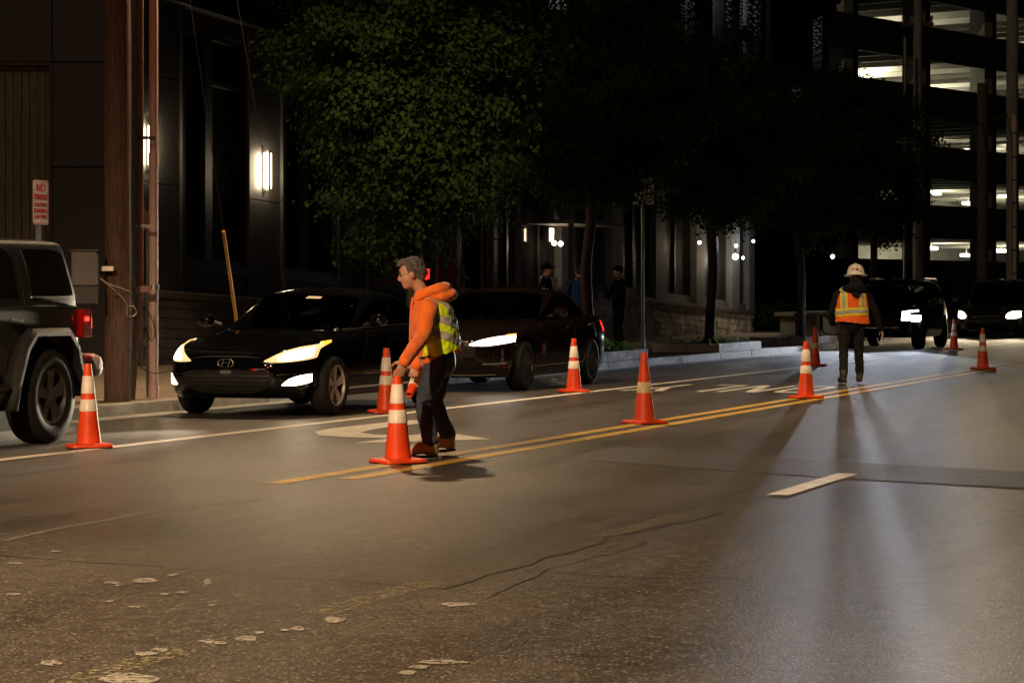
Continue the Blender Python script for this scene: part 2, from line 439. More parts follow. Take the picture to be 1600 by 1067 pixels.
part_sheet('resurfaced_strip', [abp(880, 716), abp(1100, 733), abp(1330, 748), abp(1700, 768), abp(1700, 742), abp(1330, 722), abp(1100, 708), abp(960, 698)], M['patch'])
for pp, w in (([(0, 868), (300, 890), (640, 915), (700, 920)], .03), ([(700, 920), (860, 872), (960, 840), (1130, 800)], .035), ([(760, 935), (860, 890), (960, 862), (1010, 848)], .018),
              ([(120, 742), (450, 756), (620, 766), (900, 790)], .05), ([(900, 690), (1100, 700), (1280, 705), (1600, 716)], .04), ([(1280, 640), (1450, 650), (1640, 664)], .03),
              ([(800, 888), (1000, 902), (1250, 905), (1600, 945)], .018), ([(1250, 728), (1420, 690), (1640, 640)], .04)):
    crack([abp(*q) for q in pp], w * .42)
# painted markings: each stripe, arrow and letter is a sheet of its own
def stripe(name, b, w, a0, a1, m, z=.0036):
    mb = MB(); n = max(2, int((a1 - a0) / 3)); L_ = []; R_ = []
    for i in range(n + 1):
        a = a0 + (a1 - a0) * i / n; j = random.gauss(0, .004)
        L_.append(st(a, b - w / 2 + j, z)); R_.append(st(a, b + w / 2 + j, z))
    return mb.grid([L_, R_]).build(name, m, road)
stripe('white_lane_line', 3.18, .15, -30, 140, M['line_white'])
stripe('yellow_centre_line', .15, .15, -4.3, 140, M['line_yellow'])
stripe('yellow_centre_line', -.15, .15, -3.75, 140, M['line_yellow'])
stripe('white_lane_dash', -3.28, .15, -4.1, -2.05, M['line_white'])
stripe('old_yellow_dash', -3.13, .12, -4.4, -2.1, M['line_old_yellow'])
stripe('white_lane_dash', -3.28, .15, 8, 11, M['line_white'])
stripe('old_yellow_dash', -3.10, .13, -7.1, -5.6, M['line_old_yellow'])
stripe('old_yellow_dash', -3.02, .14, -10.6, -9.4, M['line_old_yellow'])
stripe('old_yellow_dash', -2.98, .14, -13.2, -11.7, M['line_old_yellow'])
stripe('white_gutter_line', 5.5, .10, 30, 140, M['line_white'])
def arrow():
    c = [(4.0, 2.22), (4.0, 2.6), (2.3, 2.66), (1.75, 2.58), (1.2, 2.3), (.98, 1.95), (.95, 1.5), (.15, 1.5), (1.12, .60), (2.15, 1.5), (1.42, 1.5), (1.45, 1.85), (1.7, 2.1), (2.3, 2.22)]
    return part_sheet('turn_arrow', c, M['line_white'], .0036)
arrow()
# the word reads for drivers coming down the street: a grows towards the foot of the letters
def strokes(name, segs, w, m=None):
    mb = MB()
    for (a0, b0), (a1, b1), ww in segs:
        d = Vector((a1 - a0, b1 - b0)); d.normalize(); q = Vector((-d.y, d.x)) * ww / 2
        mb.poly([st(a0 + q.x, b0 + q.y, .0036 + random.random() * .0003), st(a1 + q.x, b1 + q.y, .0036), st(a1 - q.x, b1 - q.y, .0036), st(a0 - q.x, b0 - q.y, .0036)])
    return mb.build(name, m or M['line_white'], road)
A0, A1 = 12.3, 14.8
def ring_letter(bc, w):
    P1 = []; P2 = []
    for k in range(25):
        t = 2 * PI * k / 24; c, s_ = math.cos(t), math.sin(t)
        f = lambda v: math.copysign(abs(v) ** .7, v)
        P1.append(st((A0 + A1) / 2 + f(c) * (A1 - A0) / 2, bc + f(s_) * w, .0036)); P2.append(st((A0 + A1) / 2 + f(c) * ((A1 - A0) / 2 - .3), bc + f(s_) * (w - .11), .0036))
    return MB().grid([P1, P2]).build('letter_o', M['line_white'], road)
ring_letter(.72, .25)
strokes('letter_n', [((A0, 1.16), (A1, 1.16), .11), ((A0, 1.60), (A1, 1.60), .11), ((A0 + .1, 1.20), (A1 - .1, 1.56), .13)], .11)
strokes('letter_l', [((A0, 1.86), (A1 - .26, 1.86), .11), ((A1 - .13, 1.81), (A1 - .13, 2.24), .26)], .11)
strokes('letter_y', [((A0, 2.42), (A0 + 1.25, 2.66), .12), ((A0, 2.92), (A0 + 1.2, 2.72), .12), ((A0 + 1.1, 2.68), (A1, 2.68), .11)], .11)
# worn paint flecks in the crossing
def fleck(x, y, w, h, m=None):
    n = 13; c = []
    for k in range(n):
        t = 2 * PI * k / n; r = random.uniform(.72, 1.06)
        c.append(abp(x + math.cos(t) * w * r, y + math.sin(t) * h * r))
    return part_sheet('paint_fleck', c, m or M['line_old'], .0042)
for x, y, w, h in ((225, 908, 24, 4.5), (176, 911, 15, 2.6), (183, 915, 6, 1.5), (324, 910, 7, 4), (271, 899, 10, 2), (283, 926, 12, 2), (256, 929, 9, 2), (172, 940, 7, 2), (210, 949, 12, 1.6),
                   (25, 881, 14, 2), (20, 929, 14, 2), (522, 969, 18, 5), (466, 983, 13, 3.5), (445, 985, 8, 2), (384, 999, 18, 5), (405, 989, 9, 2.5), (322, 1003, 14, 3.5), (343, 1005, 12, 3), (715, 945, 30, 3.5), (80, 1037, 18, 5),
                   (690, 1035, 45, 4), (655, 1043, 18, 3.5), (637, 1052, 15, 4), (250, 1016, 16, 3), (200, 1061, 55, 9), (228, 1022, 20, 3), (668, 857, 8, 2), (655, 852, 6, 1.5), (535, 900, 5, 2), (331, 946, 6, 1.5), (88, 862, 9, 1.5), (574, 873, 11, 1.2),
                   (1142, 740, 6, 1.0), (690, 675, 6, .8), (870, 641, 5, .6)):
    fleck(x, y, w, h)
crack([abp(0, 846), abp(110, 822), abp(240, 800), abp(420, 778)], .06, .003, .01, M['line_faint'])

# ---- kerb and pavement on the far side
BL, BR = 5.78, 6.0
kl = [(-40, BL), (7.5, BL), (9.5, BR), (28.6, BR), (140, BR)]
walk = MB().poly([st(a, b + .16, KERB) for a, b in kl] + [st(140, 40, KERB), st(-40, 40, KERB)]).build('pavement', M['pave'])
tag(walk, kind='structure')
kerb_root = tag(empty('kerb'), kind='structure')
def kerb_stone(p0, p1):
    a0, b0 = p0; a1, b1 = p1; g_ = .006
    mb = MB().box8([st(a0 + g_, b0, -.02), st(a1 - g_, b1, -.02), st(a1 - g_, b1 + .17, -.02), st(a0 + g_, b0 + .17, -.02),
                    st(a0 + g_, b0 + .02, KERB + .004), st(a1 - g_, b1 + .02, KERB + .004), st(a1 - g_, b1 + .17, KERB + .004), st(a0 + g_, b0 + .17, KERB + .004)])
    return mb.build('kerb_stone', M['kerb'], kerb_root, bevel=.012)
for (a0, b0), (a1, b1) in zip(kl[:-1], kl[1:]):
    L_ = a1 - a0; n = max(1, round(L_ / 2.4))
    if a0 > 60: n = 12
    for i in range(n):
        t0, t1 = i / n, (i + 1) / n
        aa0, aa1 = a0 + L_ * t0, a0 + L_ * t1
        if aa1 < -12 or aa0 > 90: continue
        kerb_stone((aa0, b0 + (b1 - b0) * t0), (aa1, b0 + (b1 - b0) * t1))
stripe('gutter_pan', BL - .18, .32, -30, 8, M['kerb'], .0028)
stripe('gutter_pan', BR - .17, .30, 9.8, 120, M['kerb'], .0028)
# joints across the pavement
for k in range(14):
    a = 3 + k * 4.0
    MB().poly([st(a, 6.4, KERB + .003), st(a + .02, 6.4, KERB + .003), st(a + .02, 12.2, KERB + .003), st(a, 12.2, KERB + .003)]).build('joint', M['seal'], walk)
# side street pavement corner on the near left stays road

# ---- buildings -------------------------------------------------------------
BF = 12.3                                  # street-front line
def fz1(a): return 1.25 - .037 * (a - 18.6)
def fz2(a): return 1.20 - .038 * (a - 42.7)
def fbox(mb, a0, a1, b0, b1, z0, z1, fz=None):
    f = fz or (lambda a: 0)
    return mb.box8([st(a0, b0, z0 + f(a0)), st(a1, b0, z0 + f(a1)), st(a1, b1, z0 + f(a1)), st(a0, b1, z0 + f(a0)),
                    st(a0, b0, z1 + f(a0)), st(a1, b0, z1 + f(a1)), st(a1, b1, z1 + f(a1)), st(a0, b1, z1 + f(a0))])

def stone_base(parent, a0, a1, fz, single):
    """courses of split stone with recessed joints; the nearest ones are single pieces"""
    MBj = MB(); ch, bw = .165, .33; rows = 9; count = 0
    for r in range(rows):
        a = a0 + (bw / 2 if r % 2 else 0)
        while a < a1 - .05:
            e = min(a + bw, a1); top = -r * ch - .09; proud = random.uniform(0, .022)
            if fz((a + e) / 2) + top > KERB - .02:
                zb = max(top - ch + .012, KERB - .01 - fz(a))
                tgt = MB() if (single and a < 26 and count < 230) else MBj
                fbox(tgt, a + .006, e - .006, BF - .03 - proud, BF + .1, zb, top, fz)
                if tgt is not MBj:
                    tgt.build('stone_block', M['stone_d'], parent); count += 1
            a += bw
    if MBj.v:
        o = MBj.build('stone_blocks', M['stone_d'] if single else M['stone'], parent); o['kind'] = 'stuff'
    fbox(MB(), a0, a1, BF + .0, BF + .3, -2.2, -.09, fz).build('stone_backing', M['cap'], parent)
    fbox(MB(), a0, a1, BF - .10, BF + .25, -.09, .03, fz).build('cap_stone', M['cap'], parent, bevel=.01)

# --- dark shop building with tall windows
b1 = thing('dark_building', 'dark clad building with tall windows and lit wall tubes behind the first parked car', 'building')
aC = 16.6
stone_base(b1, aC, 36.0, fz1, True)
fbox(MB(), aC, 36, BF + .3, BF + 14, -1.2, 9.0, fz1).build('wall_core', M['panel2'], b1)
bay = 3.9
for k in range(5):
    p0 = aC + k * bay - .0; p1 = p0 + 1.35
    e1 = min(p0 + bay, 36)
    # pier clad with stacked metal panels
    for z0, z1 in ((.03, 1.75), (1.765, 3.5), (3.515, 4.75)):
        fbox(MB(), p0 + .01, p1, BF - .0, BF + .3, z0, z1, fz1).build('wall_panel', M['pierpanel'], b1, bevel=.008)
    fbox(MB(), p1 - .09, p1 + .03, BF - .06, BF + .28, .03, 4.75, fz1).build('pier_edge_strip', M['frame'], b1)
    # window
    w0, w1 = p1 + .03, e1 - .01
    win = fbox(MB(), w0, w1, BF + .16, BF + .20, .55, 4.45, fz1).build('window', M['glass'], b1)
    fr = MB()
    fbox(fr, w0, w0 + .07, BF + .06, BF + .2, .55, 4.45, fz1); fbox(fr, w1 - .07, w1, BF + .06, BF + .2, .55, 4.45, fz1)
    fbox(fr, w0 + .07, w1 - .07, BF + .06, BF + .2, .55, .63, fz1); fbox(fr, w0 + .07, w1 - .07, BF + .06, BF + .2, 4.37, 4.45, fz1)
    fr.build('window_frame', M['frame'], win)
    mid = w0 + (w1 - w0) * .42
    fbox(MB(), mid - .13, mid + .13, BF + .05, BF + .19, .63, 4.37, fz1).build('mullion', M['panel'], win)
    fbox(MB(), w0 + .07, mid - .13, BF + .08, BF + .19, 3.6, 3.67, fz1).build('transom', M['frame'], win)
    fbox(MB(), mid + .13, w1 - .07, BF + .08, BF + .19, 3.6, 3.67, fz1).build('transom', M['frame'], win)
    fbox(MB(), w0, w1, BF - .04, BF + .22, .40, .55, fz1).build('window_sill', M['frame'], b1)
    fbox(MB(), w0, w1, BF + .04, BF + .3, .03, .40, fz1).build('wall_panel', M['panel'], b1)
    fbox(MB(), w0, w1, BF + .05, BF + .3, 4.45, 4.75, fz1).build('wall_panel', M['panel'], b1)
fbox(MB(), aC, 36, BF - .16, BF + .3, 4.755, 4.93, fz1).build('ledge', M['frame'], b1, bevel=.01)
for k in range(10):
    a = aC + k * 1.94
    for z0, z1 in ((4.94, 6.9), (6.915, 8.9)):
        fbox(MB(), a + .008, min(a + 1.93, 36), BF - .02, BF + .29, z0, z1, fz1).build('wall_panel', M['panel'], b1)
# facing wing left of the corner
cx, cy = st(aC, BF).x, st(aC, BF).y
def wbox(x0, x1, y0, y1, z0, z1): return MB().box(((x0 + x1) / 2, (y0 + y1) / 2, (z0 + z1) / 2), (x1 - x0, y1 - y0, z1 - z0))
b0 = thing('corner_wing', 'dark panelled corner wing with a timber boarded recess behind the no parking sign', 'building')
wbox(cx - 14, cx - .02, cy + .35, cy + 12, -.2, 10.3).build('wall_core', M['panel2'], b0)
for i, (x0, x1) in enumerate(((cx - 1.49, cx - .05), (cx - 4.2, cx - 2.62 - .0), )):
    pass
xs = [cx - .05, cx - 1.46]
for z0, z1 in ((-.1, 1.6), (1.615, 3.3), (3.315, 4.98), (4.995, 6.6), (6.615, 8.3)):
    wbox(xs[1] + .01, xs[0], cy, cy + .35, z0, z1).build('wall_panel', M['panel'], b0, bevel=.008)
for i in range(6):
    for z0, z1 in ((4.995, 6.6), (6.615, 8.3)):
        x1 = xs[1] - i * 1.5
        wbox(x1 - 1.49, x1, cy, cy + .35, z0, z1).build('wall_panel', M['panel'], b0, bevel=.008)
x = xs[1] - .02
i = 0
while x > cx - 9:
    i += 1
    if i in (9, 10, 21, 22): x -= .13; continue
    wbox(x - .118, x, cy + .24 + random.uniform(0, .015), cy + .345, 3.5 if i in (14, 15, 16, 17, 18, 19, 20) else -.1, 4.94).build('timber_board', M['board'], b0)
    x -= .13
wbox(cx - 9, xs[1], cy + .02, cy + .34, 4.945, 4.99).build('recess_head', M['frame'], b0)
wbox(xs[1] - .055, xs[1] - .0, cy + .02, cy + .2, -.1, 4.94).build('recess_edge', M['frame'], b0)

# --- lower building with grey piers on a stone base
b2 = thing('pier_building', 'grey piered building on a rising split stone base behind the pedestrians', 'building')
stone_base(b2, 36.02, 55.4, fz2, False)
fbox(MB(), 36.02, 55.4, BF + .45, BF + 12, -1.2, 5.2, fz2).build('wall_core', M['panel2'], b2)
fbox(MB(), 36.02, 55.4, BF - .05, BF + .45, 3.2, 5.2, fz2).build('wall_band', M['panel'], b2)
for a in (37.7, 41.6, 45.45, 49.4, 53.2, 55.0):
    fbox(MB(), a - .45 if a < 55 else a - .25, a + .45 if a < 55 else a + .4, BF - .06, BF + .45, .03, 3.2, fz2).build('pier', M['pier'], b2, bevel=.012)
edges = [36.02, 37.25, 38.15, 41.15, 42.05, 45.0, 45.9, 48.95, 49.85, 52.75, 53.65, 54.75]
for w0, w1 in zip(edges[0::2], edges[1::2]):
    win = fbox(MB(), w0, w1, BF + .22, BF + .26, .25, 3.0, fz2).build('window', M['glass_r'], b2)
    fr = MB()
    for q0, q1 in ((w0, w0 + .06), (w1 - .06, w1), ((w0 + w1) / 2 - .04, (w0 + w1) / 2 + .04)): fbox(fr, q0, q1, BF + .12, BF + .27, .25, 3.0, fz2)
    fr.build('window_frame', M['frame'], win)
    fbox(MB(), w0, w1, BF + .05, BF + .4, .03, .25, fz2).build('window_sill', M['cap'], b2)
    fbox(MB(), w0, w1, BF + .1, BF + .4, 3.0, 3.2, fz2).build('lintel', M['panel'], b2)
fbox(MB(), 55.05, 55.16, BF - .09, BF - .055, -.45, -.2, fz2).build('outlet_box', M['blackm'], b2)
fbox(MB(), 44.0, 44.06, BF - .09, BF - .05, -.7, -.25, fz2).build('outlet_box', M['blackm'], b2)
# pale slim posts in front of the dark building's far bays and an entrance canopy
for i, (xp, w, y0) in enumerate(((642, .10, 0), (690, .14, 0), (707, .09, 0), (758, .07, 0), (765, .10, 0), (806, .22, 0))):
    a = px_b(xp, BF - .35)
    q = fbox(MB(), a - w, a + w, BF - .42, BF - .28, KERB, 3.4).build('facade_post', M['pier'], None, bevel=.01)
    tag(q, ['narrow grey facade post above the bending worker', 'wide reddish facade post right of the bending worker', 'slim pale facade post beside the orange hood', 'thin facade post left of the pair near the entrance', 'second thin facade post of the pair near the entrance', 'broad pale facade post left of the entrance canopy'][i], 'post', 'slim posts along the facade')
cn = thing('entrance_canopy', 'thin dark canopy over the lit entrance behind the brown car', 'canopy')
ac = px_b(848, BF)
fbox(MB(), ac - 1.6, ac + 1.9, BF - 1.3, BF - .1, 2.86, 2.95).build('slab', M['pier'], cn)
fbox(MB(), ac - 1.55, ac - 1.45, BF - 1.25, BF - 1.15, KERB, 2.86).build('post', M['frame'], cn)

# --- wall lamps
def sconce(a, z, fz_b, label):
    p = thing('wall_lamp', label, 'wall lamp', st(a, BF - .02, z), ROT_ST, 'tube lamps on the dark building')
    MB().box((0, .01, 0), (.10, .05, .80)).build('back_plate', M['blackm'], p)
    for s_ in (-1, 1):
        MB().tube([(s_ * .085, -.07, -.31), (s_ * .085, -.07, .31)], .034, 12).build('tube', M['e_sconce'], p, smooth=True)
    MB().box((0, -.06, 0), (.07, .10, .72)).build('bar', M['blackm'], p)
    return p
sconce(px_b(411, BF), 3.45, None, 'lit twin tube wall lamp left of the big tree')
sconce(px_b(228, BF) + .05, 3.66, None, 'lit twin tube wall lamp half hidden behind the plastic pipes')
def bulb(name, p, r, m, label, grp='small bright lamps seen under the far trees', stem=.12, glow=0):
    t = thing(name, label, 'lamp', p, 0, grp)
    MB().ball((0, 0, 0), r, nu=10, nv=6).build('globe', m, t, smooth=True)
    MB().tube([(0, 0, r * .8), (0, 0, r + stem)], .012, 6).build('stem', M['blackm'], t)
    if glow:
        ld = bpy.data.lights.new('lamp_glow', 'POINT'); ld.energy = glow; ld.color = (1, .76, .48) if m is M['e_bulb'] else (.9, .95, 1.0); ld.shadow_soft_size = r
        lo = bpy.data.objects.new('lamp_glow', ld); COL.objects.link(lo); lo.parent = t; lo.location = (0, 0, -r - .03)
    return t
def fpx(x, y, b):
    a = px_b(x, b); p = st(a, b); return Vector((p.x, p.y, CAM_H + (HOR - y) * p.y / FOC))
bulb('entrance_lamp', fpx(866, 380, BF - .4), .06, M['e_bulb'], 'left one of two round entrance lamps under the canopy', 'entrance lamps', glow=9)
bulb('entrance_lamp', fpx(876, 381, BF - .4), .06, M['e_bulb'], 'right one of two round entrance lamps under the canopy', 'entrance lamps', glow=9)
sg = thing('lit_entrance_sign', 'small bright sign box on the pier beside the entrance', 'sign', fpx(862, 367, BF - .15), ROT_ST)
MB().box((0, 0, 0), (.16, .06, .30)).build('lit_face', M['e_sign'], sg, bevel=.01)
MB().box((0, .06, 0), (.22, .06, .36)).build('housing', M['blackm'], sg)
for (x, y, r, m, lab) in ((1093, 379, .05, 'e_bulb', 'single warm lamp left of the trunk in the raised kerb bed'), (1150, 384, .05, 'e_bulb', 'upper warm lamp of the cluster right of the trunk'), (1149, 401, .09, 'e_bulb', 'largest warm lamp of the cluster right of the trunk'),
                       (1161, 403, .045, 'e_cold', 'small cold lamp right beside the largest warm lamp'), (1177, 377, .045, 'e_cold', 'lone cold lamp above the far end of the stone wall'), (1301, 401, .06, 'e_bulb', 'tiny lamp left of the white hard hat')):
    bulb('hanging_lamp', fpx(x, y, BF - .5 if x < 1200 else 9.5), r, M[m], lab, glow=(40 if r > .08 else 12 if r >= .045 else 4))

# window details: red neon strokes and a white scribble
nz = thing('neon_sign', 'small red neon sign glowing behind the bending worker', 'sign', fpx(668, 427, BF - .1), ROT_ST)
for pts in ([(-.16, 0, .12), (-.08, 0, -.12), (-.02, 0, .12)], [(.05, 0, -.12), (.05, 0, .1), (.14, 0, .1)]):
    MB().tube(pts, .022, 6).build('stroke', M['neon'], nz)
sb = thing('window_scribble', 'white looping scribble on the dark window above the brown car', 'graffiti', fpx(722, 432, BF - .15), ROT_ST)
pts = [(-.42, 0, .02), (-.32, 0, .2), (-.2, 0, .16), (-.24, 0, -.02), (-.36, 0, -.12), (-.1, 0, .02), (.05, 0, .22), (.12, 0, .02), (.1, 0, -.22), (.06, 0, 0), (.3, 0, -.02), (.42, 0, -.06)]
MB().limb(pts, [.02] * len(pts), 6, sub=4).build('stroke', M['sign_w'], sb, smooth=True)

# --- perforated screen building
def perforated():
    m = mat('perforated_metal', (.16, .155, .15), .5, metal=.3)
    nt = m.node_tree; L = nt.links.new; b = nt.nodes['Principled BSDF']
    tc = nt.nodes.new('ShaderNodeTexCoord'); mp = nt.nodes.new('ShaderNodeMapping'); mp.inputs['Rotation'].default_value = (R(90), 0, 0); L(tc.outputs['Object'], mp.inputs[0])
    br = nt.nodes.new('ShaderNodeTexBrick'); br.inputs['Scale'].default_value = 1.0; br.inputs['Brick Width'].default_value = .24; br.inputs['Row Height'].default_value = .13
    br.inputs['Mortar Size'].default_value = .035; br.inputs['Color1'].default_value = (0, 0, 0, 1); br.inputs['Color2'].default_value = (0, 0, 0, 1); br.inputs['Mortar'].default_value = (1, 1, 1, 1)
    L(mp.outputs[0], br.inputs['Vector']); L(br.outputs['Fac'], b.inputs['Alpha'])
    return m
M['perf'] = perforated()
b3 = thing('screened_building', 'tall block with perforated metal screens rising above the trees', 'building', st(60, 17.5, 0), ROT_ST)
LB = 27.0
MB().box((LB / 2 - 8, 8, 9), (LB + 16, 10, 19)).build('wall', M['panel'], b3)
k = 0; xx = -7.5
while xx < LB - .6:
    w = (1.5, .7, .7, 1.6, .6, .9)[k % 6]
    MB().box((xx + w / 2, -.03 - .1 * (k % 2), 9), (w, .02, 17)).build('screen_panel', M['perf'], b3)
    MB().box((xx + w + .14, -.1, 9), (.16, .7, 17.2)).build('fin', M['panel'], b3)
    xx += w + .3; k += 1
for zz in (3.2, 6.4, 9.6, 12.8):
    MB().box((LB / 2 - 8, 1.6, zz), (LB + 16, 3.0, .3)).build('floor_slab', M['concrete'], b3)
for i, (xq, zz) in enumerate(((9.5, 12.4), (13, 12.4), (20.5, 9.2), (4, 12.4), (24, 12.4))):
    f = MB().box((xq, 1.0, zz), (.5, .16, .08)).build('ceiling_light', M['e_gar'], b3)
    ld = bpy.data.lights.new('ceiling_light_glow', 'POINT'); ld.energy = 90; ld.color = (.95, .95, 1.0); ld.shadow_soft_size = .1
    lo = bpy.data.objects.new('ceiling_light_glow', ld); COL.objects.link(lo); lo.parent = f; lo.location = (xq, 1.0, zz - .2)

# --- parking garage
gd = Vector((.61, .792, 0)); GR = math.atan2(gd.y, gd.x)
gp = Vector((15.4, 126.5, 0))
gar = thing('parking_garage', 'concrete parking garage with dim lit open decks at upper right', 'garage', gp, GR)
GL = 112.0; FH = 3.12; Z0 = 1.6
for k in range(7):
    z = Z0 + k * FH
    MB().box((GL / 2, 9, z + .10), (GL, 18, .28)).build('deck_slab', M['concrete'], gar)
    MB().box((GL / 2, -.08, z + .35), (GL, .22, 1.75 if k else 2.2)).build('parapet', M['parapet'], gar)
    for j in range(37):
        MB().box((1.5 + j * 3.0, 8.6, z - .22), (.32, 16.6, .42)).build('beam', M['concrete'], gar)
for j in range(14):
    MB().box((2.6 + j * 7.6, .55, 11.5), (.95, .9, 24)).build('column', M['concrete'], gar)
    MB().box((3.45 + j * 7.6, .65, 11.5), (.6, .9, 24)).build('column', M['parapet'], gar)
MB().box((GL / 2, 17.9, 11.5), (GL, .3, 24)).build('back_wall', M['concrete'], gar)
MB().box((-.2, 9, 11.5), (.5, 18, 24)).build('end_wall', M['panel'], gar)
MB().box((GL / 2, 9, 24), (GL, 18, .3)).build('roof_slab', M['concrete'], gar)
gn = Vector((-gd.y, gd.x, 0))
def gar_local(x, y, depth):
    """local place in the garage at that depth seen at column x, row y"""
    k = (x - 800) / FOC; o = gp + gn * depth
    t_ = (k * o.y - o.x) / (gd.x - k * gd.y); D = o.y + gd.y * t_
    return t_, CAM_H + (HOR - y) * D / FOC
for (px_, py_, depth, en) in ((1510, 399, 12, 330), (1513, 318, 12, 330), (1503, 235, 13, 260), (1409, 127, 10, 330), (1421, 131, 11, 120), (1480, 133, 13, 160), (1335, 20, 8, 160), (1530, 28, 9, 260), (1330, 108, 9, 120), (1460, 30, 9, 160), (1620, 300, 10, 160), (1630, 200, 10, 160), (1640, 110, 10, 160), (1455, 388, 9, 170), (1565, 392, 9, 170), (1460, 302, 9, 170), (1570, 306, 9, 170), (1465, 212, 9, 170), (1570, 218, 9, 170), (1340, 115, 7, 170), (1560, 126, 9, 200), (1400, 18, 7, 200)):  # the tail of this list is extra fittings added to brighten the decks
    xq, z = gar_local(px_, py_, depth); yq = depth
    f = MB().box((xq, yq, z), (1.0, .40, .20)).build('ceiling_light', M['e_gar'], gar, bevel=.03)
    MB().box((xq, yq, z + .3), (.06, .06, .5)).build('hanger', M['steel'], f)
    ld = bpy.data.lights.new('ceiling_light_glow', 'POINT'); ld.energy = en * 2.7; ld.color = (1, .93, .68); ld.shadow_soft_size = .2
    lo = bpy.data.objects.new('ceiling_light_glow', ld); COL.objects.link(lo); lo.parent = f; lo.location = (xq, yq - .5, z - .25)
# ================================================================== STREET FURNITURE
def text_mesh(body, size, m, parent, loc, rot=(R(90), 0, 0), ext=.002, name='lettering', sx=1.0):
    cu = bpy.data.curves.new('t', 'FONT'); cu.body = body; cu.size = size; cu.align_x = 'CENTER'; cu.align_y = 'CENTER'; cu.extrude = ext
    o = bpy.data.objects.new('t', cu); COL.objects.link(o)
    dg = bpy.context.evaluated_depsgraph_get(); dg.update()
    me = bpy.data.meshes.new_from_object(o.evaluated_get(dg)); bpy.data.objects.remove(o)
    me.name = name; me.materials.clear(); me.materials.append(m)
    q = bpy.data.objects.new(name, me); COL.objects.link(q); q.parent = parent; q.location = loc; q.rotation_euler = rot; q.scale = (sx, 1, 1)
    return q
# utility pole and conduits
BP = 6.12
def at_col(x, b, z=KERB):
    return st(px_b(x, b), b, z)
def pole(name, label, x, b, r0, r1, h, m, lean=0.0, cat='utility pole'):
    mb = MB(); pts = []; rs = []
    n = 14
    for i in range(n + 1):
        t = i / n; pts.append((lean * h * t + random.gauss(0, .004), random.gauss(0, .004), h * t)); rs.append(r0 + (r1 - r0) * t + random.gauss(0, .003))
    o = mb.tube(pts, rs, 18).build(name, m, None, smooth=True, angle=60); o.location = at_col(x, b, KERB - .01)
    return tag(o, label, cat)
up = pole('utility_pole', 'thick weathered wooden utility pole behind the grey off-roader', 184, BP, .145, .125, 10.5, M['wood'])
pX, pY = up.location.x, up.location.y
def conduit(name, label, x, b, r, m, h=8.0, slant=0.0, coll=()):
    t = thing(name, label, 'pipe', at_col(x, b))
    MB().tube([(slant, 0, 0), (0, 0, 1.2), (0, 0, h)] if slant else [(0, 0, 0), (0, 0, h)], r, 18).build('pipe', m, t, smooth=True, angle=60)
    for z in coll: MB().tube([(0, 0, z), (0, 0, z + .13)], r * 1.16, 18).build('coupling', m, t, smooth=True, angle=60)
    return t
conduit('conduit_pipe', 'pale plastic conduit pipe with red glow tinted in, rightmost and thickest of three', 240, BP - .02, .050, M['pvc'], coll=(.02, 2.58))
conduit('conduit_pipe', 'dull red-brown plastic conduit pipe in the middle of three', 219, BP, .037, M['pvc2'], coll=(2.0, ), slant=-.09)
conduit('conduit_pipe', 'greenish grey metal conduit pipe next to the wooden pole', 206, BP + .05, .036, M['galv'], coll=(1.25, ), slant=-.03)
br = thing('pipe_bracket', 'steel bracket with cable ends strapped to the conduit pipes', 'bracket', at_col(222, BP - .06, 1.33))
MB().box((.0, 0, 0), (.20, .05, .07)).build('arm', M['pvc2'], br, bevel=.005)
MB().box((-.13, 0, -.03), (.05, .06, .20)).build('end_plate', M['galv'], br)
MB().lathe([(.056, -.025), (.056, .025)], 20, 'z', (.125, .04, .02)).build('strap', M['steel'], br, smooth=True)
for zz, dx, lab, w in ((2.02, -.02, 'steel strap across the two smaller pipes', .28), (2.98, .06, 'black band tying the two larger pipes together', .19)):
    o = MB().box((dx, -.055, 0), (w, .012, .035)).box((dx + w / 2 - .03, -.06, -.02), (.06, .014, .02)).build('pipe_strap', M['galv'] if w > .2 else M['blackm'])
    o.location = at_col(222, BP - .02, zz); tag(o, lab, 'strap')
def cable(label, pts, m, r=.006):
    P = [Vector(p) for p in pts]
    o = MB().limb(P, [r] * len(P), 6, sub=6).build('loose_cable', m, None, smooth=True)
    return tag(o, label, 'cable', 'loose cables on the utility pole')
def ppx(x, y, db=0.0):
    b = BP - .16 + db; p = at_col(x, b, 0); return Vector((p.x, p.y, CAM_H + (HOR - y) * p.y / FOC))
cable('thin pale cable running from the wooden pole to the bracket, upper one', [ppx(157, 435), ppx(170, 444), ppx(186, 449), ppx(202, 455)], M['wire_l'])
cable('thin pale cable sagging from the wooden pole to the clamp, lower one', [ppx(157, 436), ppx(175, 450), ppx(190, 464), ppx(197, 474)], M['wire_l'])
cable('small pale cable loop hanging on the metal pipe', [ppx(198, 478), ppx(209, 479), ppx(213, 488), ppx(208, 494), ppx(199, 492), ppx(198, 482)], M['wire_l'])
cable('dark cable loop drooping between the two right pipes', [ppx(222, 470), ppx(226, 500), ppx(232, 525), ppx(238, 532), ppx(242, 518), ppx(238, 500), ppx(231, 486)], M['wire'])
cable('long dark cable trailing down across the pipes to the pavement', [ppx(198, 540), ppx(210, 560), ppx(224, 576), ppx(240, 583), ppx(258, 581), ppx(270, 573)], M['wire'], .005)
ub = thing('utility_box', 'pale grey utility box fixed to the left of the wooden pole', 'utility box', at_col(131, BP + .1, 0), 0)
dd = ub.location.y; zt = CAM_H + (HOR - 393) * dd / FOC; zb_ = CAM_H + (HOR - 446) * dd / FOC
MB().box((0, .1, (zt + zb_) / 2), (.27, .2, zt - zb_)).build('cabinet', M['pier'], ub, bevel=.012)
MB().box((0, .1, zt + .012), (.30, .24, .02)).build('lid', M['blackm'], ub)
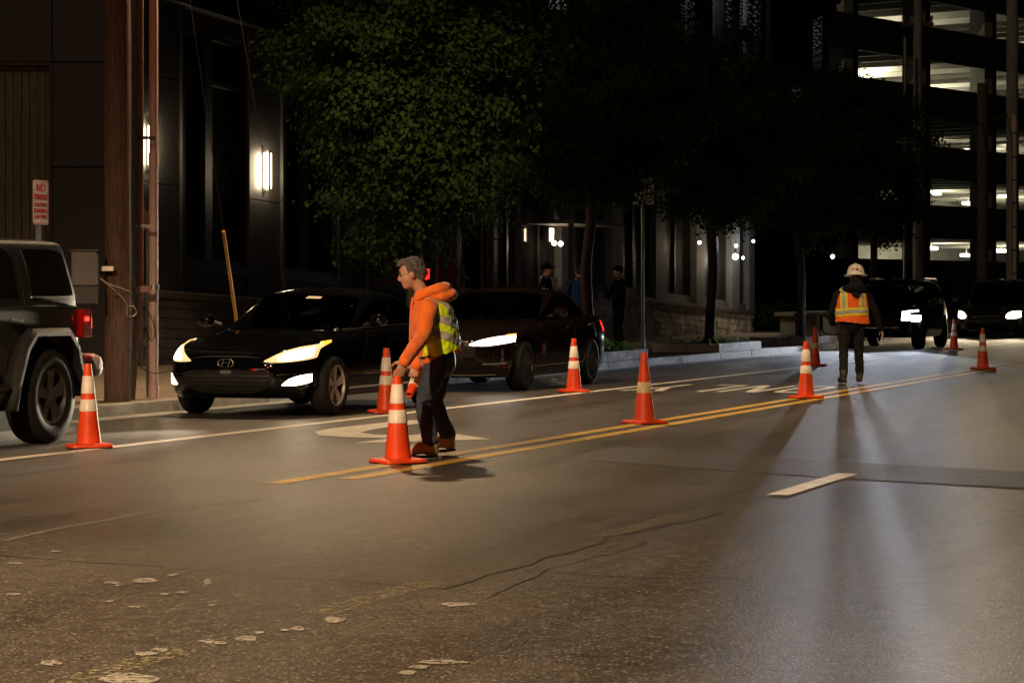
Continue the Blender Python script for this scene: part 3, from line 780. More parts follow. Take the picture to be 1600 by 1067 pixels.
MB().box((.20, .22, (zt + zb_) / 2), (.16, .04, .05)).build('mount', M['steel'], ub)
MB().box((.0, .1, zb_ - .10), (.30, .22, .18)).build('lower_box', M['trim'], ub)

# guy wires
def guy(label, x0, y0, b, top, guard, h0=None):
    base = at_col(x0, b, KERB); t = Vector(top) - base; n = t.normalized()
    w = tag(MB().tube([base, Vector(top)], .004, 6).build('guy_wire', M['wire'], None), label, 'wire')
    if guard:
        q = n * .1; e = n * 2.15
        tag(MB().tube([base + q, base + e], .022, 12).build('guy_guard', M['guard'], None, smooth=True), 'long orange-yellow guard sleeve on the guy wire behind the parked black car', 'guard')
guy('guy wire in the orange-yellow sleeve, nearer of two slanting wires', 384, 600, 6.9, (pX, pY, 9.8), True)
guy('second slanting guy wire left of the twin tube wall lamp', 470, 600, 7.4, (pX + .05, pY + 3, 10.2), False)

# no parking sign, facing the street
sp = thing('parking_sign', 'white no parking sign with red lettering on a metal post', 'sign', at_col(64, 6.35), ROT_ST)
dS = sp.location.y; zS = CAM_H + (HOR - 316.5) * dS / FOC - KERB
MB().box((0, .03, zS / 2), (.06, .03, zS + .3)).build('post', M['galv'], sp)
def rrect(w, h, r, y, n=5):
    P = []
    for cx_, cz_, a0 in ((w / 2 - r, h / 2 - r, 0), (-w / 2 + r, h / 2 - r, 90), (-w / 2 + r, -h / 2 + r, 180), (w / 2 - r, -h / 2 + r, 270)):
        for k in range(n + 1):
            t = R(a0 + 90 * k / n); P.append((cx_ + r * math.cos(t), y, cz_ + r * math.sin(t)))
    return P
pl = MB().poly(rrect(.305, .457, .03, .006), (0, -.006, 0)).build('plate', M['sign_w'], sp, loc=(0, 0, zS))
ro = rrect(.285, .437, .024, -.002); ri = rrect(.270, .422, .018, -.002)
MB().grid([ro + ro[:1], ri + ri[:1]]).build('border', M['sign_r'], pl)
for body, size, z, sx in (('NO', .125, .150, .95), ('PARKING', .088, .055, .78), ('STOPPING', .062, -.025, .86), ('STANDING', .062, -.088, .86), ('ANY TIME', .062, -.150, .86)):
    text_mesh(body, size, M['sign_r'], pl, (0, -.003, z), sx=sx)
MB().lathe([(.007, 0), (.007, .003)], 8, 'y', (0, -.006, -.195)).build('bolt', M['blackm'], pl)
s2 = thing('small_pole_sign', 'small pale notice plate half hidden between the pipes', 'sign', at_col(231, 6.4, 1.98), 0)
MB().box((0, 0, .12), (.16, .006, .22)).build('plate', M['pvc2'], s2)
MB().box((.0, .02, -.9), (.04, .03, 2.0)).build('post', M['galv'], s2)
# sign post by the planting bed
t = thing('sign_post', 'thin metal sign post standing at the end of the green planting bed', 'sign post', at_col(1004, 6.35))
MB().tube([(0, 0, 0), (0, 0, 3.3)], .032, 10).build('post', M['galv'], t, smooth=True)
MB().tube([(0, 0, 0), (0, 0, .35)], .045, 10).build('sleeve', M['galv'], t, smooth=True)
MB().box((0, -.05, 3.05), (.40, .01, .55)).build('plate', M['sign_w'], t)

# planting beds with raised edging
LEAFV = []
def bed(label, a0, a1, b0, b1, plants):
    t = thing('planting_bed', label, 'planter')
    e = .14; h = .17; z0 = KERB + .004
    for (x0, x1, y0, y1) in ((a0, a1, b0, b0 + e), (a0, a0 + e, b0 + e + .004, b1), (a1 - e, a1, b0 + e + .004, b1), (a0 + e + .004, a1 - e - .004, b1 - e, b1)):
        fbox(MB(), x0, x1, y0, y1, z0, z0 + h).build('edging', M['kerb'], t, bevel=.01)
    fbox(MB(), a0 + e, a1 - e, b0 + e, b1 - e, z0, z0 + h - .05).build('soil', M['soil'], t)
    if plants:
        mb = MB()
        for k in range(plants):
            a = random.uniform(a0 + .2, a1 - .1); b = random.uniform(b0 + .1, b1 - .25); hh = random.uniform(.04, .22)
            for q in range(5):
                c = st(a + random.gauss(0, .06), b + random.gauss(0, .06), z0 + h - .05 + hh * random.random() + .02)
                d = Vector((random.gauss(0, 1), random.gauss(0, 1), random.gauss(0, .6))).normalized() * .05; e_ = d.cross(Vector((random.random(), random.random(), 1))).normalized() * .028
                mb.poly([c - d, c + e_, c + d, c - e_])
        o = mb.build('ground_plants', M['herb'], t); o['kind'] = 'stuff'
M['soil'] = mat('bed_soil', (.05, .035, .022), .95, var=.5, scale=20, bump=.8, bscale=30)
def leafmat(name, c, c2):
    m = mat(name, c, .8, c2=c2, scale=1.3, var=.3, spec=.15); nt = m.node_tree; b = nt.nodes['Principled BSDF']; L = nt.links.new
    tr = nt.nodes.new('ShaderNodeBsdfTranslucent'); tr.inputs[0].default_value = (c[0] * 1.2, c[1] * 1.3, c[2], 1)
    mx = nt.nodes.new('ShaderNodeMixShader'); mx.inputs[0].default_value = .3
    L(b.outputs[0], mx.inputs[1]); L(tr.outputs[0], mx.inputs[2]); L(mx.outputs[0], nt.nodes['Material Output'].inputs[0])
    return m
M['herb'] = leafmat('low_plant_leaf', (.10, .20, .05), (.05, .10, .025))
M['leaf'] = leafmat('tree_leaf', (.034, .060, .012), (.018, .034, .008))
M['bark'] = mat('street_tree_bark', (.09, .055, .038), .9, c2=(.04, .024, .017), scale=6, stretch=(6, 6, 1), bump=.8, bscale=25)
bed('raised kerb bed with green plants behind the brown car', 20.2, 23.8, 6.03, 7.4, 150)
bed('raised kerb bed around the tree trunk in front of the stone wall', 28.6, 31.9, 6.03, 7.4, 14)
bed('raised kerb bed around the trunk left of the bicycle', 36.6, 39.8, 6.2, 7.5, 10)
bed('raised kerb bed hidden behind the two front cars', 12.6, 15.9, 6.03, 7.4, 0)

# ---- trees: trunk with limbs, crown of leaf-sized faces
def tree(label, a, b, h, cr, zc, cz, nleaf, seed, tr=.10):
    rg = np.random.default_rng(seed); rnd = random.Random(seed)
    base = st(a, b, KERB + .1)
    t = thing('street_tree', label, 'tree', base, 0, 'street trees along the pavement')
    fork = zc - cz * .75
    mb = MB(); pts = [(0, 0, -.05), (.01, .01, .5), (rnd.gauss(0, .03), rnd.gauss(0, .03), fork * .6), (rnd.gauss(0, .05), rnd.gauss(0, .05), fork), (rnd.gauss(0, .1), rnd.gauss(0, .1), zc), (rnd.gauss(0, .15), rnd.gauss(0, .15), zc + cz * .7)]
    trunk = MB().limb(pts, [tr * 1.25, tr, tr * .95, tr * .9, tr * .5, tr * .15], 12, sub=4).build('trunk', M['bark'], t, smooth=True)
    tips = []
    lm = MB()
    for k in range(11):
        ang = k * 2.4 + rnd.random(); z0 = fork + (k / 11) * cz * 1.0; rr = cr * rnd.uniform(.55, .85)
        p0 = Vector((0, 0, z0)); p2 = Vector((math.cos(ang) * rr, math.sin(ang) * rr, z0 + cz * rnd.uniform(.25, .7))); p1 = (p0 + p2) / 2 + Vector((0, 0, -.08))
        lm.limb([p0, p1, p2], [tr * .42, tr * .28, tr * .08], 7, sub=4); tips.append(p2)
    lm.build('limbs', M['bark'], trunk, smooth=True)
    # foliage clumps spread through an uneven crown
    ncl = max(60, nleaf // 200)
    d = rg.normal(size=(ncl, 3)); d /= np.linalg.norm(d, axis=1)[:, None]
    rad = rg.uniform(.25, 1.0, ncl) ** .45
    lump = 1 + .16 * np.sin(3.1 * np.arctan2(d[:, 1], d[:, 0]) + seed) + .12 * np.sin(5 * d[:, 2] + seed * 2) + rg.normal(0, .07, ncl)
    low = np.where(d[:, 2] < 0, .84, 1.0)
    C = d * (rad * lump)[:, None] * np.array([cr, cr, cz]) * low[:, None] + np.array([0, 0, zc])
    per = nleaf // ncl
    cen = np.repeat(C, per, 0) + rg.normal(0, 1, (ncl * per, 3)) * np.array([.21, .21, .115])
    n = len(cen)
    outw = np.repeat(d, per, 0) * np.array([.75, .75, .35]) + np.repeat(rg.normal(0, .35, (ncl, 3)), per, 0) + rg.normal(0, .33, (n, 3)) + np.array([0, 0, .55])
    outw /= np.linalg.norm(outw, axis=1)[:, None]
    ax = rg.normal(size=(n, 3)); ax[:, 2] -= .5; ax -= outw * (ax * outw).sum(1)[:, None]; ax /= np.linalg.norm(ax, axis=1)[:, None]
    sd = np.cross(ax, outw)
    nn = np.cross(sd, ax); s = rg.uniform(.024, .052, n)[:, None]
    # five-pointed leaf, folded along its rib
    V = np.stack([cen - ax * s, cen - ax * s * .1 + sd * s * 1.0 + nn * s * .18, cen + ax * s * .25 + sd * s * .45 + nn * s * .05, cen + ax * s * 1.25, cen + ax * s * .25 - sd * s * .45 + nn * s * .05, cen - ax * s * .1 - sd * s * 1.0 + nn * s * .18], 1)
    V = V.reshape(-1, 3); F = (np.arange(n)[:, None] * 6)
    quads = np.concatenate([F + [0, 1, 2, 3], F + [0, 3, 4, 5]])
    me = bpy.data.meshes.new('crown'); me.vertices.add(len(V)); me.vertices.foreach_set('co', V.ravel().astype(np.float32))
    me.loops.add(quads.size); me.loops.foreach_set('vertex_index', quads.ravel().astype(np.int32))
    me.polygons.add(len(quads)); me.polygons.foreach_set('loop_start', np.arange(0, quads.size, 4, dtype=np.int32)); me.polygons.foreach_set('loop_total', np.full(len(quads), 4, np.int32))
    me.update(); me.validate(); me.materials.append(M['leaf'])
    o = bpy.data.objects.new('crown', me); COL.objects.link(o); o.parent = t
    return t
TB = 6.7
tree('big leafy street tree rising over the two front cars, leftmost', 14.4, TB, 7, 1.72, 4.0, 2.4, 115000, 3, .12)
tree('street tree with its trunk left of the man with folded arms', 22.4, TB, 6.4, 2.25, 4.2, 2.2, 46000, 11)
tree('street tree whose trunk stands in the bed before the stone wall', 30.3, TB, 6.4, 2.3, 4.2, 2.15, 42000, 23)
tree('street tree whose trunk stands just left of the bicycle', 38.2, TB, 6.4, 2.4, 4.25, 2.2, 38000, 31)
tree('street tree directly behind the hard-hatted worker', 46.2, TB, 6.4, 1.95, 4.3, 2.1, 28000, 43)
# dark hedge past the stone wall
hm = MB(); hr = random.Random(5)
for k in range(3500):
    a = hr.uniform(56, 66); b = hr.uniform(11.6, 13.2); z = KERB + .8 * hr.random() ** .6 * (1 + .15 * math.sin(a * 3))
    c = st(a, b, z); d = Vector((hr.gauss(0, 1), hr.gauss(0, 1), hr.gauss(0, 1))).normalized() * .07; e_ = d.orthogonal().normalized() * .04
    hm.poly([c - d, c + e_, c + d, c - e_])
hd = hm.build('hedge', M['leaf']); tag(hd, 'low dark hedge past the far end of the stone wall', 'hedge')

# low slab bench and a parked bicycle beyond the trees
bn = thing('slab_bench', 'long pale slab bench behind the parked bicycle', 'bench', st(px_b(1262, 9.6), 9.6, KERB), ROT_ST)
MB().box((.4, 0, .60), (6.4, .55, .10)).build('seat', M['concrete'], bn, bevel=.01)
for x_ in (-2.2, .4, 3.0): MB().box((x_, 0, .275), (.35, .42, .55)).build('leg', M['concrete'], bn)
bk = thing('bicycle', 'dark bicycle parked left of the hard-hatted worker', 'bicycle', st(px_b(1300, 8.4), 8.4, KERB), R(8))
def bwheel(x_):
    w = MB().tube([(x_ + .335 * math.cos(q), 0, .345 + .335 * math.sin(q)) for q in np.linspace(0, 2 * PI, 29)[:-1]], .017, 8, closed=True).build('wheel', M['rubber'], bk, smooth=True)
    sp_ = MB()
    for q in np.linspace(0, 2 * PI, 17)[:-1]: sp_.tube([(x_, random.uniform(-.02, .02), .345), (x_ + .32 * math.cos(q), 0, .345 + .32 * math.sin(q))], .0025, 4)
    sp_.lathe([(.025, -.03), (.025, .03)], 10, 'y', (x_, 0, .345)); sp_.build('spokes', M['steel'], w)
bwheel(0); bwheel(1.02)
fm = MB()
for p, q, r_ in (((.30, 0, .86), (.44, 0, .30), .017), ((.30, 0, .80), (.84, 0, .78), .016), ((.44, 0, .30), (.86, 0, .66), .019), ((.86, 0, .60), (.82, 0, .92), .019), ((.86, 0, .62), (1.02, 0, .345), .014), ((0, .04, .345), (.44, .02, .30), .010), ((0, .04, .345), (.31, .02, .76), .009)):
    fm.tube([p, q], r_, 8)
fm.build('frame', M['blackm'], bk, smooth=True)
MB().limb([(.18, 0, .90), (.30, 0, .90), (.42, 0, .885)], [(.07, .025), (.05, .022), (.02, .015)], 10, side=(0, 1, 0)).build('saddle', M['rubber'], bk, smooth=True)
MB().tube([(.76, -.30, .96), (.83, -.18, 1.0), (.83, .18, 1.0), (.76, .30, .96)], .014, 8).build('handlebar', M['blackm'], bk, smooth=True)
MB().lathe([(.09, -.008), (.09, .008)], 18, 'y', (.44, -.03, .30)).build('chainring', M['steel'], bk)

# ---- far poles at the right
M['pole_grey'] = mat('silvered_pole_wood', (.30, .28, .25), .85, c2=(.14, .12, .10), scale=4, stretch=(9, 9, .8), bump=.6, bscale=12)
pl1 = pole('far_utility_pole', 'tall wooden utility pole with crossarm rising above the blue SUV', 1434, 6.8, .15, .12, 11.0, M['pole_grey'])
D1 = pl1.location.y
zc1 = CAM_H + (HOR - 38) * D1 / FOC - KERB
MB().box((0, 0, zc1), (.9, .10, .11)).build('crossarm', M['wood'], pl1)
for dx in (-.4, -.18, .18, .4): MB().lathe([(.015, zc1 + .05), (.04, zc1 + .1), (.035, zc1 + .16), (.05, zc1 + .2), (.02, zc1 + .26)], 10, 'z', (dx, 0, 0)).build('insulator', M['pier'], pl1)
t = thing('riser_pipe', 'slim grey riser pipe beside the crossarm pole', 'pipe', at_col(1414, 6.9))
MB().tube([(0, 0, 0), (0, 0, zc1 - .5)], .05, 10).build('pipe', M['galv'], t, smooth=True)
pl2 = pole('far_utility_pole', 'thickest utility pole at the right edge with a pale pipe', 1582, 6.9, .24, .20, 13.5, M['pole_grey'])
t = thing('riser_pipe', 'pale banded riser pipe on the right edge pole', 'pipe', at_col(1584, 6.55))
D2 = t.location.y; z2 = CAM_H + (HOR - 180) * D2 / FOC - KERB
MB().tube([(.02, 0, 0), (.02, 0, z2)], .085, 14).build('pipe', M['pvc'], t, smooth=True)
for k in range(7): MB().lathe([(.092, 0), (.092, .05)], 14, 'z', (.02, 0, z2 * (.25 + k * .11))).build('band', M['blackm'], t)
pl3 = pole('far_utility_pole', 'short dark reddish pole between the SUV and the minivan', 1535, 7.0, .19, .17, 0.1 + CAM_H + (HOR - 137) * 84 / FOC, M['wood'])
c0 = Vector((pl1.location.x, D1, CAM_H + (HOR - 172) * D1 / FOC)); c1 = Vector((pl2.location.x - .2, pl2.location.y - .1, CAM_H + (HOR - 178) * pl2.location.y / FOC))
P = [c0 + (c1 - c0) * k / 12 + Vector((0, 0, -.42 * (1 - (2 * k / 12 - 1) ** 2))) for k in range(13)]
tag(MB().tube(P, .022, 6).build('overhead_cable', M['wire_l'], None, smooth=True), 'sagging cable slung between the two tall right-hand poles', 'cable')

# ---- street lamps and the signal above and beside the view (they light the place)
def lamp_light(parent, kind, energy, color, loc, rot=(0, 0, 0), size=.2, cone=150, blend=.6):
    ld = bpy.data.lights.new('lamp_light', kind); ld.energy = energy; ld.color = color; ld.shadow_soft_size = size
    if kind == 'SPOT': ld.spot_size = R(cone); ld.spot_blend = blend
    lo = bpy.data.objects.new('lamp_light', ld); COL.objects.link(lo); lo.parent = parent; lo.location = loc; lo.rotation_euler = rot
    return lo
def cobra(label, p_head, p_foot, h, energy, own_pole, cone=140, blend=.4):
    t = thing('street_lamp', label, 'street lamp', (p_foot[0], p_foot[1], 0))
    d = Vector((p_head[0] - p_foot[0], p_head[1] - p_foot[1], 0)); L_ = d.length; d.normalize(); ang = math.atan2(d.y, d.x)
    if own_pole: MB().tube([(0, 0, 0), (0, 0, h - .3)], [.11, .07], 14).build('pole', M['galv'], t, smooth=True)
    MB().limb([(0, 0, h - .7), d * (L_ * .4) + Vector((0, 0, h - .12)), d * L_ + Vector((0, 0, h))], [.04, .035, .03], 10).build('arm', M['galv'], t, smooth=True)
    c = d * (L_ + .3) + Vector((0, 0, h))
    MB().ball(c, (.36, .16, .085), Matrix.Rotation(ang, 3, 'Z')).build('head', M['galv'], t, smooth=True)
    MB().ball(c + Vector((0, 0, -.045)), (.20, .11, .07), Matrix.Rotation(ang, 3, 'Z')).build('lantern', M['e_street'], t, smooth=True)
    lamp_light(t, 'SPOT', energy, WARM, c + Vector((0, 0, -.16)), (0, 0, 0), .16, cone, blend)
    return t
hp = at_col(184, BP); lh = hp - N * 3.0
cobra('cobra-head street lamp on an arm from the wooden pole, above the picture', (hp.x + 2.0, hp.y + 2.3), (hp.x, hp.y), 8.0, P_LAMP_POLE, False)
cobra('cobra-head street lamp on the near left corner, outside the picture', (-7.0, 6.2), (-11.0, 6.6), 8.8, P_LAMP_CORNER, True, 158, .25)
for a_, lab_ in ((12.0, 'cobra-head street lamp on the near pavement, outside the right edge'),):
    h_ = st(a_, -6.2); f_ = st(a_, -8.8)
    cobra(lab_, (h_.x, h_.y), (f_.x, f_.y), 9.0, P_LAMP_NEAR, True, 128, .5)
sgn = thing('traffic_signal', 'traffic signal showing red at the near left corner, outside the picture', 'traffic signal', (-7.2, 12.4, 0), ROT_ST)
MB().tube([(0, 0, 0), (0, 0, 5.2)], .08, 12).build('pole', M['galv'], sgn, smooth=True)
MB().box((0, 0, 4.6), (.28, .34, 1.05)).build('housing', M['blackm'], sgn, bevel=.02)
for k, mm in enumerate(('e_red', 'lens_off', 'lens_off')): MB().lathe([(.0, .165), (.07, .16), (.10, .145)], 18, 'x', (0, 0, 4.93 - k * .33)).build('lens', M[mm], sgn)
lamp_light(sgn, 'SPOT', P_SIGNAL * 10, (1, .05, .02), (.30, 0, 4.93), (0, R(-78), 0), .1, 120, .6)
# ================================================================== VEHICLES
# local frame of a vehicle: x from the nose backwards, y to the kerb side, z up
def crom(xs, ys, x):
    """smooth curve through knots"""
    xs = list(xs); ys = list(ys)
    if x <= xs[0]: return ys[0]
    if x >= xs[-1]: return ys[-1]
    i = max(j for j in range(len(xs)) if xs[j] <= x); i = min(i, len(xs) - 2)
    h = xs[i + 1] - xs[i]; t = (x - xs[i]) / h
    def sl(j):
        if j == 0: return (ys[1] - ys[0]) / (xs[1] - xs[0])
        if j == len(xs) - 1: return (ys[-1] - ys[-2]) / (xs[-1] - xs[-2])
        d0 = (ys[j] - ys[j - 1]) / (xs[j] - xs[j - 1]); d1 = (ys[j + 1] - ys[j]) / (xs[j + 1] - xs[j])
        return 0 if d0 * d1 <= 0 else 2 * d0 * d1 / (d0 + d1)
    m0, m1 = sl(i) * h, sl(i + 1) * h
    return (2 * t ** 3 - 3 * t * t + 1) * ys[i] + (t ** 3 - 2 * t * t + t) * m0 + (-2 * t ** 3 + 3 * t * t) * ys[i + 1] + (t ** 3 - t * t) * m1

class Shell:
    """a hull stacked from rounded plan outlines"""
    def __init__(s, xc, knots, top, rnd=.07, rh=.09, n0=4.0):
        s.xc = xc; s.k = list(zip(*knots)); s.top = top; s.rnd = rnd; s.rh = rh; s.n0 = n0; s.wins = []
    def par(s, z): return [crom(s.k[0], s.k[i], z) for i in range(1, 6)]
    def ztop(s, x): return crom(s.top[0], s.top[1], x)
    def psi_x(s, x, z, sgn):
        xf, xr, w, nf, nr = s.par(z); a = s.xc - xf if x < s.xc else xr - s.xc; n = nf if x < s.xc else nr
        q = min(1, abs(x - s.xc) / a); c = q ** (n / 2); p = math.acos(c)
        if x > s.xc: p = PI - p
        return p * sgn
    def psi_y(s, y, z, rear=False):
        xf, xr, w, nf, nr = s.par(z); n = nr if rear else nf
        p = math.asin(min(1, abs(y) / w) ** (n / 2))
        if rear: p = PI - p
        return math.copysign(p, y)
    def pt(s, psi, z, off=0.0, zt=None):
        xf, xr, w, nf, nr = s.par(z); c, q = math.cos(psi), math.sin(psi)
        a, n = (s.xc - xf, nf) if c >= 0 else (xr - s.xc, nr)
        if zt is None:
            x0 = s.xc - math.copysign(a * abs(c) ** (2 / n), c); zt = s.ztop(x0)
        t = min(1, max(0, (z - (zt - s.rh)) / s.rh)); ins = s.rnd * (1 - math.sqrt(max(0, 1 - t * t))) - off
        a -= ins; w -= ins
        return Vector((s.xc - math.copysign(a * abs(c) ** (2 / n), c), math.copysign(w * abs(q) ** (2 / n), q) if abs(q) > 1e-9 else 0, z))
    def halfpsis(s, nside=96, nfr=14):
        n0 = s.n0; out = [math.asin((r) ** (n0 / 2)) for r in np.linspace(0, .9, nfr)]
        qm = (1 - .9 ** n0) ** (1 / n0)
        for q in np.linspace(-qm, qm, nside)[1:-1]:
            p = math.acos(abs(q) ** (n0 / 2)); out.append(p if q < 0 else PI - p)
        out += [PI - math.asin(r ** (n0 / 2)) for r in np.linspace(.9, 0, nfr)]
        return out
    def hull(s, zbot, crown=.05, rows=14, cap=True, capn=12):
        mb = MB(); ps = s.halfpsis()
        for sg in (1, -1):
            G = []
            for p in ps:
                x0 = s.pt(p, s.k[0][len(s.k[0]) // 2], 0, 99).x
                zb = zbot(x0); zt = s.ztop(x0); colm = []
                fr = [i / (rows - 5) * .86 for i in range(rows - 4)] + [.90, .94, .975, 1.0]
                for f in fr:
                    z = zb + (zt - zb) * f; q = s.pt(p, z, 0, zt); q.y *= sg; colm.append(q)
                G.append(colm)
            mb.grid(G)
            if sg == 1: edge = [c[-1] for c in G]
        if cap:
            wmax = max(e.y for e in edge); G = []
            for e in edge:
                r = []
                for j in range(capn + 1):
                    v = 1 - 2 * j / capn; cr_ = crown(e.x) if callable(crown) else crown
                    r.append(Vector((e.x, e.y * v, e.z + cr_ * (1 - v * v) * (e.y / wmax) ** 2)))
                G.append(r)
            mb.grid(G)
        return mb
    def panel(s, keys, off=.004, nper=8, rows=6, zt=None, skirt=.012):
        """a patch on the hull; keys are (('y',v[,rear]) or ('x',v,sign), z_low, z_high)"""
        ps = []; lo = []; hi = []
        for kk, l, h in keys:
            zm = (l + h) / 2
            ps.append(s.psi_y(kk[1], zm, len(kk) > 2 and kk[2]) if kk[0] == 'y' else s.psi_x(kk[1], zm, kk[2])); lo.append(l); hi.append(h)
        us = list(range(len(ps))); G = []; N_ = nper * (len(ps) - 1)
        for i in range(N_ + 1):
            u = i / nper; p = crom(us, ps, u); l = crom(us, lo, u); h = crom(us, hi, u)
            edge = i in (0, N_); c = []
            for j in range(-1, rows + 2):
                f = min(1, max(0, j / rows)); o = off - skirt if (j < 0 or j > rows) else off
                c.append(s.pt(p, l + (h - l) * f, o))
            if edge: G.insert(0, [s.pt(p, q.z, off - skirt) for q in c]) if i == 0 else None
            G.append(c)
            if i == N_: G.append([s.pt(p, q.z, off - skirt) for q in c])
        mb = MB().grid(G); mb.shell = s; mb.keys = keys; return mb

def wheel(parent, x, y, r, w, rim_r, m_rim, spokes=5, face=-1, sw=.075):
    t = empty('wheel', (x, y, r)); t.parent = parent
    h = w / 2
    prof = [(rim_r, -h + .01), (rim_r + .02, -h), (r - .035, -h), (r - .012, -h + .015), (r, -h + .04), (r, h - .04), (r - .012, h - .015), (r - .035, h), (rim_r + .02, h), (rim_r, h - .01)]
    MB().lathe(prof, 40, 'y', cap=False).build('tyre', M['rubber'], t, smooth=True, angle=50)
    rb = MB(); f = face
    rb.lathe([(rim_r * .99, f * (h - .012)), (rim_r * .93, f * (h - .02)), (rim_r * .90, f * (h - .09)), (.03, f * (h - .11))], 40, 'y', cap=False)
    rim = rb.build('rim', M['alloy_d'], t, smooth=True, angle=30)
    sp_ = MB()
    for k in range(spokes):
        a = 2 * PI * k / spokes + .3; d = Vector((math.cos(a), 0, math.sin(a))); q = Vector((-math.sin(a), 0, math.cos(a)))
        y0, y1 = f * (h - .085), f * (h - .022); y2 = f * (h - .035)
        A_, B_ = d * rim_r * .10, d * rim_r * .965; wa, wb = q * sw * .55, q * sw * .75
        e = Vector((0, 1, 0))
        sp_.box8([A_ - wa + e * y0, A_ + wa + e * y0, B_ + wb + e * y0, B_ - wb + e * y0, A_ - wa * .7 + e * y2, A_ + wa * .7 + e * y2, B_ + wb * .8 + e * y1, B_ - wb * .8 + e * y1])
    sp_.lathe([(rim_r * .17, f * (h - .08)), (rim_r * .17, f * (h - .03)), (rim_r * .10, f * (h - .024))], 20, 'y')
    sp_.lathe([(rim_r * 1.0, f * (h - .014)), (rim_r * 1.0, f * (h - .004)), (rim_r * .94, f * (h - .004)), (rim_r * .92, f * (h - .03))], 40, 'y', cap=False)
    sp_.build('spokes', m_rim, t, smooth=True, angle=25)
    return t

CABS = []
def arch_bottom(sill, wheels, R_):
    def f(x):
        z = sill
        for xw, zc in wheels:
            d = abs(x - xw)
            if d < R_: z = max(z, zc + math.sqrt(R_ * R_ - d * d))
        return z
    return f
def car_base(name, label, cat, a, b, paint, body, cab, sill, wh, crown_b, crown_c, rw, tw, rim_r, m_rim, spokes, track, zfloor, group='vehicles queued along the kerb', arch=.06):
    t = thing(name, label, cat, st(a, b, 0.0), ROT_ST, group)
    R_ = rw + arch; zb = arch_bottom(sill, [(x, rw) for x in wh], R_)
    bo = body.hull(zb, crown_b).build('body', paint, t, smooth=True, weld=True, angle=38)
    ro = cab.hull(lambda x: cab.k[0][0], crown_c, rows=32).build('cabin', paint, t, smooth=True, weld=True, angle=38); CABS.append((t, ro, cab))
    ub_ = MB(); L0 = body.k[1][0] + .15; L1 = body.k[2][0] - .15; wv = body.k[3][0] - .04
    ub_.box(((L0 + L1) / 2, 0, zfloor), (L1 - L0, 2 * wv - .36, .05)); ub_.build('underbody', M['trim'], t)
    for x in wh:
        for s_ in (-1, 1):
            G = []
            for k in range(17):
                an = PI * k / 16; G.append([Vector((x - math.cos(an) * (R_ + .01), s_ * (track + tw / 2 - .02 - d), rw + math.sin(an) * (R_ + .01))) for d in (.05, .15, .32)])
            mb = MB().grid(G); mb.box((x, s_ * (track - .19), rw + R_ * .45), (2 * R_, .02, R_ * 1.1)); mb.build('wheel_well', M['rubber'], t)
            wheel(t, x, s_ * track, rw, tw, rim_r, m_rim, spokes, s_)
    return t, bo, ro
def skin_line(shell, t, x, z0, z1, s_, w=.010):
    shell.panel([(('x', x - w / 2, s_), z0, z1), (('x', x + w / 2, s_), z0, z1)], .0015, 1, 8, skirt=.003).build('door_seam', M['blackm'], t)
def headspot(parent, p, energy, color, down=2.5, cone=70, yaw=0.0, blend=.8):
    ld = bpy.data.lights.new('beam', 'SPOT'); ld.energy = energy; ld.color = color; ld.spot_size = R(cone); ld.spot_blend = blend; ld.shadow_soft_size = .07
    lo = bpy.data.objects.new('beam', ld); COL.objects.link(lo); lo.parent = parent; lo.location = p
    lo.rotation_euler = (0, R(90 - down), R(yaw))
    return lo
def mirror(t, x, y, z, s_, m):
    q = MB().limb([(x, s_ * y, z), (x - .02, s_ * (y + .10), z + .03)], [.02, .02], 8).build('mirror_arm', M['trim'], t, smooth=True)
    MB().ball((x - .02, s_ * (y + .17), z + .05), (.07, .11, .075), nu=14, nv=8).build('wing_mirror', m, t, smooth=True)
def handle(shell, t, x, z, s_, m):
    shell.panel([(('x', x - .10, s_), z - .012, z + .012), (('x', x + .10, s_), z - .014, z + .014)], .022, 4, 2, skirt=.03).build('door_handle', m, t, smooth=True)

